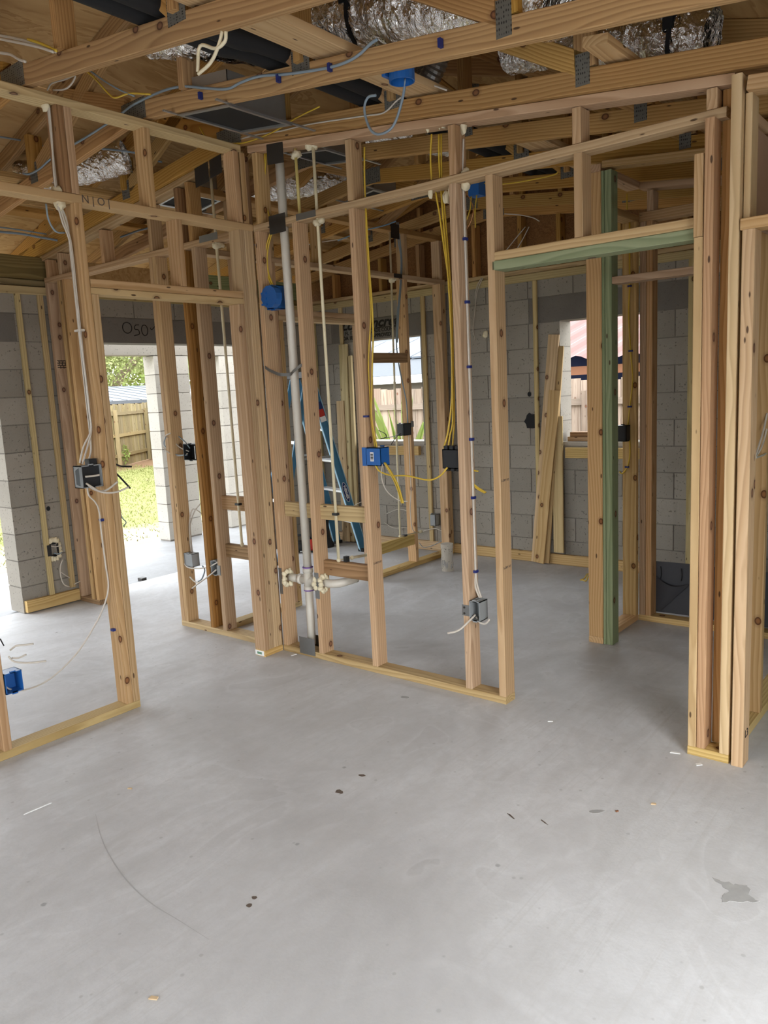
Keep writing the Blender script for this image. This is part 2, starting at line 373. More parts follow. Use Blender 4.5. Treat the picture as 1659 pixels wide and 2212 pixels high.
# back wall (y = 2.85), two window openings
WIN = [(-1.76, -.95, 5*BH, 10*BH), (.47, 1.23, 5*BH, 10*BH)]
yb0, yb1 = 2.85, 3.05; i = .005
def wall_parts_x(lo, hi, opens, y0, y1, zt):
    out = []; x = lo
    for (a0, a1, q0, q1) in opens:
        out += [(x, a0-i, y0, y1, 0, zt), (a0-i, a1+i, y0, y1, 0, q0-i), (a0-i, a1+i, y0, y1, q1+i, zt)]; x = a1+i
    return out+[(x, hi, y0, y1, 0, zt)]
wb = core('wall_back', 'grey concrete block wall with two small window openings', wall_parts_x(-2.56, 4.2, WIN, yb0+i, yb1-i, 2.436), M['mortar'])
LINT = [(-2.03, -.68), (.19, 1.5)]
courses(wb, 'x', -2.56, 2.45, yb0, yb1, WIN+[(a, b, 10*BH, 11*BH) for a, b in LINT], M['block'], start=-2.46)
for a, b in LINT: box('lintel', a, b, yb0-.002, yb1, 10*BH+.003, 11*BH-.003, M['lintel'], wb, ch=0)
for (a0, a1, q0, q1) in WIN: box('window_sill', a0, a1, yb0+.005, yb1+.03, q0-.005, q0+.03, M['blockpale'], wb)
# printing on the lintel over the first window
yl = yb0-.0035
def on_back(x, z): return frame((x, yl, z), (1, 0, 0), (0, 0, 1))
text('lettering', 'Lo Concrete', .125, on_back(-1.915, 2.19), M['ink'], wb, shear=.3, bold=.004, align='LEFT', xs=1.22)
box('printed_rule', -1.53, -1.2, yl-.001, yl+.002, 2.139, 2.146, M['ink'], wb, ch=0)
text('lettering', 'FL 17', .05, on_back(-1.81, 2.118), M['ink'], wb, bold=.001); text('lettering', 'DADE COUNTY', .047, on_back(-1.37, 2.118), M['ink'], wb, bold=.001)
text('lettering', 'NOA 18-', .05, on_back(-1.845, 2.07), M['ink'], wb, bold=.002); text('lettering', 'APPROVED', .047, on_back(-1.4, 2.07), M['ink'], wb, bold=.0015)
# treated plates, nailers, furring and base strip on the back wall
box('top_plate', -2.36, 2.45, 2.85, 2.94, 2.440, 2.478, M['pt'], wb)
box('nailer', -2.36, 2.45, 2.826, 2.85, 2.375, 2.436, M['furr'], wb)
for a, b in ((-2.36, -.72), (-.62, 1.02), (1.03, 2.45)): box('base_strip', a, b, 2.812, 2.85, .002, .09, M['pale'], wb)
for x in (-2.31, -1.93, -.915, -.715, .235, 1.50, 1.60): box('furring_strip', x, x+.038 if x > 0 else x+.045, 2.828, 2.85, .09, 2.375, M['furr'], wb)
box('furring_strip', -1.70, -1.66, 2.828, 2.85, .4, .93, M['furr'], wb)
for a0, a1 in ((-1.72, -.99), (.52, 1.20)): box('sill_nailer', a0, a1, 2.81, 2.85, .915, 1.0, M['pt'], wb)
# knocked-out hole and small drilled holes in the block
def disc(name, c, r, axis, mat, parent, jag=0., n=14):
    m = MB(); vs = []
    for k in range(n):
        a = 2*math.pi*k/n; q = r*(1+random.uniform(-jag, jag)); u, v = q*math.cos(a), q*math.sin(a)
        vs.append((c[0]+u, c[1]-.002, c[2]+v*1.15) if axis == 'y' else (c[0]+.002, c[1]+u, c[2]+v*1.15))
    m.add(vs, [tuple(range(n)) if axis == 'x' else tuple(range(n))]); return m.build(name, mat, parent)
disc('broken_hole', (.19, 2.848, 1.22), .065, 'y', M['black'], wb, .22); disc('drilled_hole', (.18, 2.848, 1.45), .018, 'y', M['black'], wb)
# left wall (x = -2.36): end jamb at y = -.45, wide opening further on
xl0, xl1 = -2.56, -2.36
OPL = [(.33, 2.16, 0, 10*BH)]
wl = core('wall_left', 'grey concrete block wall ending in a jamb left of the stud partition', [(xl0+i, xl1-i, -.44, .33-i, 0, 2.436), (xl0+i, xl1-i, .33-i, 2.16+i, 10*BH+i, 2.436), (xl0+i, xl1-i, 2.16+i, 2.85, 0, 2.436), (xl0+i, xl1-i, -2.3, -.44, 10*BH+i, 2.436), (xl0+i, xl1-i, -5.2, -2.3, 0, 2.436)], M['mortar'])
courses(wl, 'y', -.45, 2.85, xl0, xl1, OPL+[(.13, 2.36, 10*BH, 11*BH), (-.65, -.02, 10*BH, 11*BH)], M['block'], start=-.25)
box('lintel', xl0, xl1+.002, .13, 2.36, 10*BH+.003, 11*BH-.003, M['lintel'], wl, ch=0); box('lintel', xl0, xl1+.002, -2.5, -.25, 10*BH+.003, 11*BH-.003, M['lintel'], wl, ch=0)
box('lintel', xl0, xl1, -.25, -.02, 10*BH+.003, 11*BH-.003, M['block'], wl, ch=0)
# hand-written 050 and a tick on the wide lintel
xw = xl1+.004
def scribble(pts, mat, parent, r=.0035, name='chalk_mark'): return MB().tube(smooth_path(pts, 6), r, 5).build(name, mat, parent)
def circ(cy, cz, ry, rz, n=10): return [(xw, cy+ry*math.sin(2*math.pi*k/n), cz+rz*math.cos(2*math.pi*k/n)) for k in range(n+1)]
scribble(circ(.686, 2.158, .043, .044), M['ink'], wl); scribble(circ(.852, 2.142, .03, .044), M['ink'], wl)
scribble([(xw, .80, 2.185), (xw, .765, 2.18), (xw, .757, 2.15), (xw, .79, 2.143), (xw, .797, 2.11), (xw, .745, 2.095)], M['ink'], wl)
scribble([(xw, .91, 2.165), (xw, .925, 2.15), (xw, .985, 2.205)], M['ink'], wl)
for a, b in ((-1.9, .044), (.046, 2.85)):
    box('nailer', -2.36, -2.336, a, b, 2.375, 2.433, M['furr'], wl); box('plate', -2.55, -2.362, a, b, 2.44, 2.486, M['ptbeam'], wl)
for a, b, m_ in ((-1.9, .044, 'ptbeam'), (.046, 1.3, 'ply'), (1.302, 2.85, 'green')): box('treated_beam', -2.40, -2.362, a, b, 2.49, 2.655, M[m_], wl)
box('furring_strip', -2.36, -2.338, -.238, -.198, .09, 2.375, M['furr'], wl); box('furring_strip', -2.36, -2.338, -.066, -.022, .12, 2.375, M['pt'], wl)
box('furring_strip', -2.36, -2.338, .2, .245, .09, 2.375, M['furr'], wl)
box('base_strip', -2.36, -2.32, -.435, -.005, .01, .1, M['pt'], wl)
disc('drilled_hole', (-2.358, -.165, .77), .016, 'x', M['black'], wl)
# exterior walls the camera has its back to (unseen, openings sized for the daylight indoors)
o = core('wall_right', 'block wall behind the photographer on the right with an unseen opening sized to let daylight in', [(4.0, 4.2, -5.2, -2.9, 0, 2.43), (4.0, 4.2, -2.9, -1.1, 2.13, 2.43), (4.0, 4.2, -1.1, 3.05, 0, 2.43)], M['block'])
o = core('wall_front', 'block wall behind the photographer with an opening shaped to brighten the floor', [(-2.56, .6, -5.2, -5.0, 0, 2.43), (.6, 3.0, -5.2, -5.0, 2.13, 2.43), (3.0, 4.0, -5.2, -5.0, 0, 2.43)], M['block'])
# roof: plywood panels over the trusses
rf = thing('ceiling', (.3, 0, 3.62), 'underside of the plywood roof sheathing above the trusses', 'ceiling', kind='structure')
def sheet(x0, x1, y0, y1, mat):
    z0, z1 = zr(x0)+.092, zr(x1)+.092; d = Vector((x1-x0, 0, z1-z0)); L = d.length; d.normalize()
    R = Matrix((d, Vector((0, 1, 0)), d.cross(Vector((0, 1, 0))))).transposed().to_4x4(); R.translation = ((x0+x1)/2, (y0+y1)/2, (z0+z1)/2+.007)
    piece('panel', L-.004, y1-y0-.004, .012, 0, mat, R, rf)
yy = [-5.4, -4.5, -2.06, .38, 2.82, 3.4]
for side in (-1, 1):
    e = .3; k = 0
    lim = 3.65 if side < 0 else 3.95
    while e < lim+.3-.01:
        w = min(1.17, lim+.3-e); xa, xb = (.3+e-.3, .3+e-.3+w) if side > 0 else (.3-(e-.3)-w, .3-(e-.3)); e += w; k += 1
        for q in range(5):
            yy = [-5.4, -4.5, -2.06, .38, 2.82, 3.4] if k % 2 else [-5.4, -5.0, -3.28, -.84, 1.6, 3.4]
            sheet(xa, xb, yy[q], yy[q+1], M['ply'])
# back gable sheathing above the block wall
m = MB(); m.add([(-2.56, 2.945, 2.478), (4.2, 2.945, 2.478), (4.2, 2.945, zr(4.2)+.09), (.3, 2.945, zr(.3)+.09), (-2.56, 2.945, zr(-2.56)+.09)], [(0, 1, 2, 3, 4)])
m.add([(-2.56, 2.957, 2.478), (4.2, 2.957, 2.478), (4.2, 2.957, zr(4.2)+.09), (.3, 2.957, zr(.3)+.09), (-2.56, 2.957, zr(-2.56)+.09)], [(4, 3, 2, 1, 0)])
tag(m.build('wall_gable', M['osb'], origin=(0, 2.95, 2.48)), 'reddish brown strand board closing the gable above the back block wall', 'wall', kind='structure')
m = MB(); m.add([(-2.56, -5.1, 2.43), (4.2, -5.1, 2.43), (4.2, -5.1, zr(4.2)+.09), (.3, -5.1, zr(.3)+.09), (-2.56, -5.1, zr(-2.56)+.09)], [(0, 1, 2, 3, 4)])
tag(m.build('wall_gable', M['osb'], origin=(0, -5.1, 2.43)), 'strand board gable behind the photographer', 'wall', kind='structure')

# ---------------------------------------------------------------- roof trusses
ys = [-1.25+.613*k for k in range(7)]
tl = ['front roof truss nearest the camera, running across the top left', 'roof truss with the grey cable clipped along it and the round blue box', 'roof truss resting on the top plate of the middle partition', 'first roof truss behind the middle partition', 'second roof truss behind the middle partition', 'third roof truss behind the middle partition', 'last full roof truss before the back gable']
def nail_plate(t, x, y, z, w, h, ang=0):
    o = box('nail_plate', x-w/2, x+w/2, y-.0015, y, z-h/2, z+h/2, M['tooth'], t, ch=0)
TR = []
for k, y in enumerate(ys+[2.84]):
    lab = tl[k] if k < 7 else 'gable end truss with short studs against the strand board'
    t = thing('roof_truss', (-.1, y+.019, zc(-.1)), lab, 'truss', 'roof trusses at even spacing'); TR.append(t)
    mt = M['truss']; yc = y+.019
    def ch(a, b, nm='bottom_chord'): beam(nm, (a[0], yc, a[1]), (b[0], yc, b[1]), .038, .089, mt, t)
    ch((-2.62, zc(-2.62)+.0447), (PK-.001, zc(PK)+.0447)); ch((PK+.001, zc(PK)+.0447), (4.15, zc(4.15)+.0447))
    ch((-3.33, zr(-3.33)+.0447), (.299, zr(.299)+.0447), 'top_chord'); ch((.301, zr(.301)+.0447), (4.3, zr(4.3)+.0447), 'top_chord')
    if k < 7:
        webs = [(2.008, 2.0), (1.05, 1.05), (.3, .3), (-1.15, -1.15)]
        for a, b in webs: ch((a, zc(a)+.09), (b, zr(b)), 'web')
        for a, b in ((1.05, .36), (2.0, 1.1), (-1.12, -.3), (PK-.08, -.75)): ch((a, zc(a)+.1), (b, zr(b)-.005), 'web')
    else:
        for a in (-2.0, -1.4, -.95, -.35, .1, .45, .95, 1.45, 1.95):
            box('gable_stud', a, a+.038, y, y+.089, 2.479, zc(a)-.003, mt, t); box('gable_stud', a, a+.038, y+.04, y+.089, zc(a)+.095, zr(a)-.005, mt, t)
    nail_plate(t, PK, y, zc(PK)+.045, .2, .1); nail_plate(t, 2.0, y, zc(2.0)+.085, .06, .12); nail_plate(t, 1.05, y, zc(1.05)+.1, .1, .09); nail_plate(t, -1.15, y, zc(-1.15)+.09, .08, .11)
    nail_plate(t, .3, y, zr(.3)+.02, .2, .12)
# flat brace boards laid over the bottom chords
for x, y0, y1, lab in ((1.2, -2.4, 2.8, 'wide pale board laid flat across the truss chords beside the black tubes'), (-1.36, -2.2, 2.8, 'flat brace board across the truss chords left of the long partition'), (2.13, -.2, 2.8, 'narrow brace board over the chords above the second opening'), (-1.85, -1.3, 2.8, 'outer brace board over the chords near the left wall')):
    zz = zc(x)+.089+.019+.012*(1 if abs(x) > .5 else 1)
    tag(beam('brace_board', (x, y0, zz), (x, y1, zz), .19 if x == 1.2 else .1, .036, M['pale'] if x > 0 else M['truss'], up=(.125 if x > 0 else -.125, 0, 1)), lab, 'board')

# ---------------------------------------------------------------- stud partitions
D = .089; T = .038
def part(loc, lab): return thing('stud_frame', loc, lab, 'wall frame', 'stud partitions', 'thing')
def st_x(p, x, z0, z1, y0=0., mat='stud', nm='stud', w=T, d=D): return box(nm, x, x+w, y0, y0+d, z0, z1, M[mat], p)
def st_y(p, y, z0, z1, x0=-D, mat='stud', nm='stud', w=T, d=D): return box(nm, x0, x0+d, y, y+w, z0, z1, M[mat], p)
MID0, MID1 = 2.467, 2.505
# L: long partition on the left with the first door opening (plane x = 0)
L = part((-.045, -1.2, 0), 'left partition with a door opening and three studs standing on a treated plate')
box('bottom_plate', -D, 0, -3.2, -1.012, 0, T, M['pt'], L); box('bottom_plate', -D, 0, -.146, -.002, 0, T, M['pt'], L)
box('middle_plate', -D, 0, -3.2, -.001, MID0, MID1, M['stud'], L); box('top_plate', -D, 0, -3.2, -.05, 2.88, 2.918, M['pt'], L)
for y in (-2.95, -2.35, -1.71): st_y(L, y, T+.001, MID0-.001)
st_y(L, -1.086, T+.001, MID0-.001, mat='pale' if 0 else 'stud', nm='king_stud'); st_y(L, -1.047, T+.001, 2.06, nm='jack_stud')
st_y(L, -.146, T+.001, 2.06, nm='jack_stud', mat='stud'); st_y(L, -.107, T+.001, MID0-.001, nm='king_stud'); st_y(L, -.068, T+.001, MID0-.001, mat='pale'); st_y(L, -.029, T+.001, MID0-.001, w=.026, mat='pale')
box('header', -D, 0, -1.047, -.108, 2.094, 2.132, M['stud'], L); box('header_board', -D+.002, -.004, -1.047, -.108, 2.061, 2.093, M['pale'], L)
st_y(L, -.527, 2.133, MID0-.001, nm='cripple_stud')
for y, m_ in ((-1.091, 'stud'), (-.675, 'stud'), (-.107, 'stud'), (-.06, 'stud')): st_y(L, y, MID1+.001, 2.879, mat=m_, nm='upper_stud')
st_y(L, -1.13, MID1+.001, 2.879, nm='upper_stud', mat='stud_dark'); st_y(L, -1.7, MID1+.001, 2.879, nm='upper_stud'); st_y(L, -2.35, MID1+.001, 2.879, nm='upper_stud')
# W: middle partition crossing the view (plane y = 0), left part, main part and the right-hand corner
Wm = part((.6, .045, 0), 'middle partition carrying the white vent pipe, blue box and grey outlet box')
box('bottom_plate', .006, 1.562, 0, D, 0, T, M['pt'], Wm)
box('middle_plate', .002, 2.54, 0, D, MID0-.004, MID1-.006, M['stud'], Wm)
def slope_plate(p, x0, x1, y0, dz=-.0215, mat='stud', nm='top_plate'):
    beam(nm, (x0, y0+D/2, zc(x0)+dz), (x1, y0+D/2, zc(x1)+dz), D, T, M[mat], p)
slope_plate(Wm, .0, 2.565, 0)
for x, m_ in ((.006, 'stud'), (.306, 'stud'), (.715, 'stud'), (1.33, 'stud'), (1.524, 'stud')): st_x(Wm, x, T+.001, MID0-.005, mat=m_)
for x, m_ in ((.03, 'stud'), (.715, 'stud'), (1.335, 'stud'), (1.94, 'stud'), (2.47, 'stud')): st_x(Wm, x, MID1-.005, zc(x+.038)-.043, mat=m_, nm='upper_stud')
box('header', 1.562, 2.44, 0, D, 2.094, 2.132, M['pale'], Wm); box('header_board', 1.55, 2.44, .0, D+.004, 2.052, 2.093, M['green'], Wm)
st_x(Wm, 1.945, 2.133, MID0-.005, nm='cripple_stud')
box('blocking', .05, .71, .046, .084, .832, .918, M['pt'], Wm); box('blocking', .346, .713, .046, .084, .505, .593, M['ptdark'], Wm)
# right-hand corner of the middle partition
Wr = part((2.55, 0, 0), 'right corner post of doubled studs beside the second door opening')
box('bottom_plate', 2.443, 2.603, -.042, .047, 0, T, M['pt'], Wr)
st_x(Wr, 2.443, T+.001, 2.051, -.042, 'pale', 'jack_stud', w=.032); st_x(Wr, 2.477, T+.001, MID0-.006, -.04, 'stud_red', w=.034); st_x(Wr, 2.441, 2.053, 2.345, -.043, 'pale', 'cripple_stud', w=.033)
st_x(Wr, 2.5125, T+.001, 2.57, .049, 'stud_red', w=.052); st_x(Wr, 2.567, T+.001, zc(2.6)-.02, -.044, 'pale', 'king_stud', w=.036)
st_x(Wr, 2.614, 0.001, 2.051, -.047, 'pale', 'jack_stud', w=.044); box('header', 2.608, 3.5, -.05, .042, 2.052, 2.092, M['pale'], Wr)
st_x(Wr, 2.606, 2.094, 2.52, -.01, 'pale', 'upper_stud', w=.024); beam('top_plate', (2.62, -.0, 2.545), (3.5, -.0, 2.44), D, .05, M['stud'], Wr)
box('header', 2.49, 2.62, .0, D, MID0, MID1, M['stud'], Wr) if 0 else None
# W-left: from the left wall to the corner
Wl = part((-.7, .045, 0), 'left end of the middle partition with a wide opening towards the patio')
box('bottom_plate', -2.335, -2.05, 0, D, 0, T, M['ptdark'], Wl); box('bottom_plate', -1.01, -.092, 0, D, 0, T, M['pt'], Wl)
box('middle_plate', -2.335, -.092, 0, D, 2.462, 2.5, M['stud'], Wl)
slope_plate(Wl, -2.34, -.13, 0)
for x, m_ in ((-2.335, 'stud'), (-2.16, 'stud'), (-2.089, 'pale'), (-1.01, 'stud'), (-.971, 'stud'), (-.692, 'stud_dark'), (-.567, 'stud'), (-.13, 'stud')): st_x(Wl, x, T+.001, 2.461, mat=m_)
for x, m_ in ((-2.3, 'stud'), (-2.12, 'stud'), (-1.55, 'stud'), (-.99, 'stud'), (-.692, 'stud_dark'), (-.58, 'truss'), (-.13, 'stud')): st_x(Wl, x, 2.501, zc(x)-.043, mat=m_, nm='upper_stud')
box('blocking', -.529, -.135, .046, .084, .838, .927, M['stud'], Wl); box('blocking', -.529, -.135, .046, .084, .525, .612, M['ptdark'], Wl)
# P: partition behind, with the ladder beyond it (plane x = -.62)
P = part((-.66, 1.5, 0), 'rear partition with a door opening through to the blue ladder')
px0 = -.709
box('bottom_plate', px0, -.62, .092, .79, 0, T, M['pt'], P); box('bottom_plate', px0, -.62, 1.62, 2.81, 0, T, M['pt'], P)
box('middle_plate', px0, -.62, .092, 2.81, 2.447, 2.485, M['stud'], P); box('top_plate', px0, -.62, .092, 2.81, 2.815, 2.855, M['truss'], P)
for y in (.4, .71, 2.215, 2.735, 2.774): st_y(P, y, T+.001, 2.446, px0)
st_y(P, .752, T+.001, 2.06, px0, nm='jack_stud'); st_y(P, 1.62, T+.001, 2.06, px0, nm='jack_stud'); st_y(P, 1.659, T+.001, 2.446, px0, nm='king_stud')
box('header', px0, -.62, .752, 1.658, 2.1, 2.138, M['stud'], P); box('header_board', px0, -.625, .752, 1.658, 2.062, 2.099, M['pale'], P)
for y in (.4, .71, 1.2, 1.66, 2.235, 2.74): st_y(P, y, 2.486, 2.814, px0, nm='upper_stud')
box('blocking', -.665, -.622, 1.698, 2.214, 1.765, 1.845, M['ptdark'], P); box('blocking', -.665, -.63, 1.698, 2.214, .195, .285, M['pt'], P)
# Q / T / S: small room behind the second opening
Q = part((1.55, 1.35, 0), 'short partition with the green treated post behind the second opening')
box('bottom_plate', 1.505, 1.594, 1.078, 1.63, 0, T, M['pale'], Q); box('middle_plate', 1.505, 1.594, 1.116, 1.63, 2.46, 2.498, M['stud'], Q); box('top_plate', 1.505, 1.594, 1.078, 1.66, 2.655, 2.693, M['stud'], Q)
st_y(Q, 1.078, T+.001, 2.654, 1.505, 'pale'); st_y(Q, 1.592, T+.001, 2.459, 1.505, 'pale')
box('green_post', 1.596, 1.6125, 1.078, 1.167, .001, 2.654, M['green'], Q); box('green_post', 1.6135, 1.652, 1.08, 1.169, .001, 2.654, M['green'], Q)
box('header', 1.653, 2.5, 1.085, 1.174, 2.058, 2.096, M['stud'], Q); box('top_plate', 1.6, 2.5, 1.08, 1.169, 2.656, 2.694, M['stud'], Q) if 0 else beam('top_plate', (1.6, 1.124, 2.69), (2.5, 1.124, 2.6), D, T, M['stud'], Q)
Sp = part((1.8, 1.68, 0), 'closet partition with a low plate in front of the dark liner')
box('bottom_plate', 1.594, 2.5, 1.632, 1.721, 0, T, M['pt'], Sp); box('middle_plate', 1.595, 2.5, 1.632, 1.721, 2.46, 2.515, M['stud'], Sp); beam('top_plate', (1.595, 1.676, 2.668), (2.5, 1.676, 2.56), D, T, M['stud'], Sp)
for x in (1.597, 1.637, 2.2): st_x(Sp, x, T+.001, 2.459, 1.632, 'stud')
st_x(Sp, 1.64, 2.516, 2.63, 1.632, nm='upper_stud')
# R: partition leading away on the right (plane x = 2.6)
R_ = part((2.56, .6, 0), 'right-hand partition leading away with white cable through its stud')
box('bottom_plate', 2.516, 2.605, .05, 2.8, 0, T, M['pt'], R_)
for y in (.44, 1.05, 1.66, 2.27): st_y(R_, y, T+.001, 2.46, 2.516, 'stud')
box('top_plate', 2.516, 2.605, .15, 2.8, 2.461, 2.499, M['stud'], R_)
tag(box('brown_board', 2.607, 2.619, .1, .75, 2.08, 2.43, M['brown']), 'flat brown board above the header at the right edge', 'board')
tag(box('green_board', 2.618, 3.4, 1.0, 1.013, .001, 2.4, M['greenply']), 'green wallboard standing behind the right-hand partition', 'board')
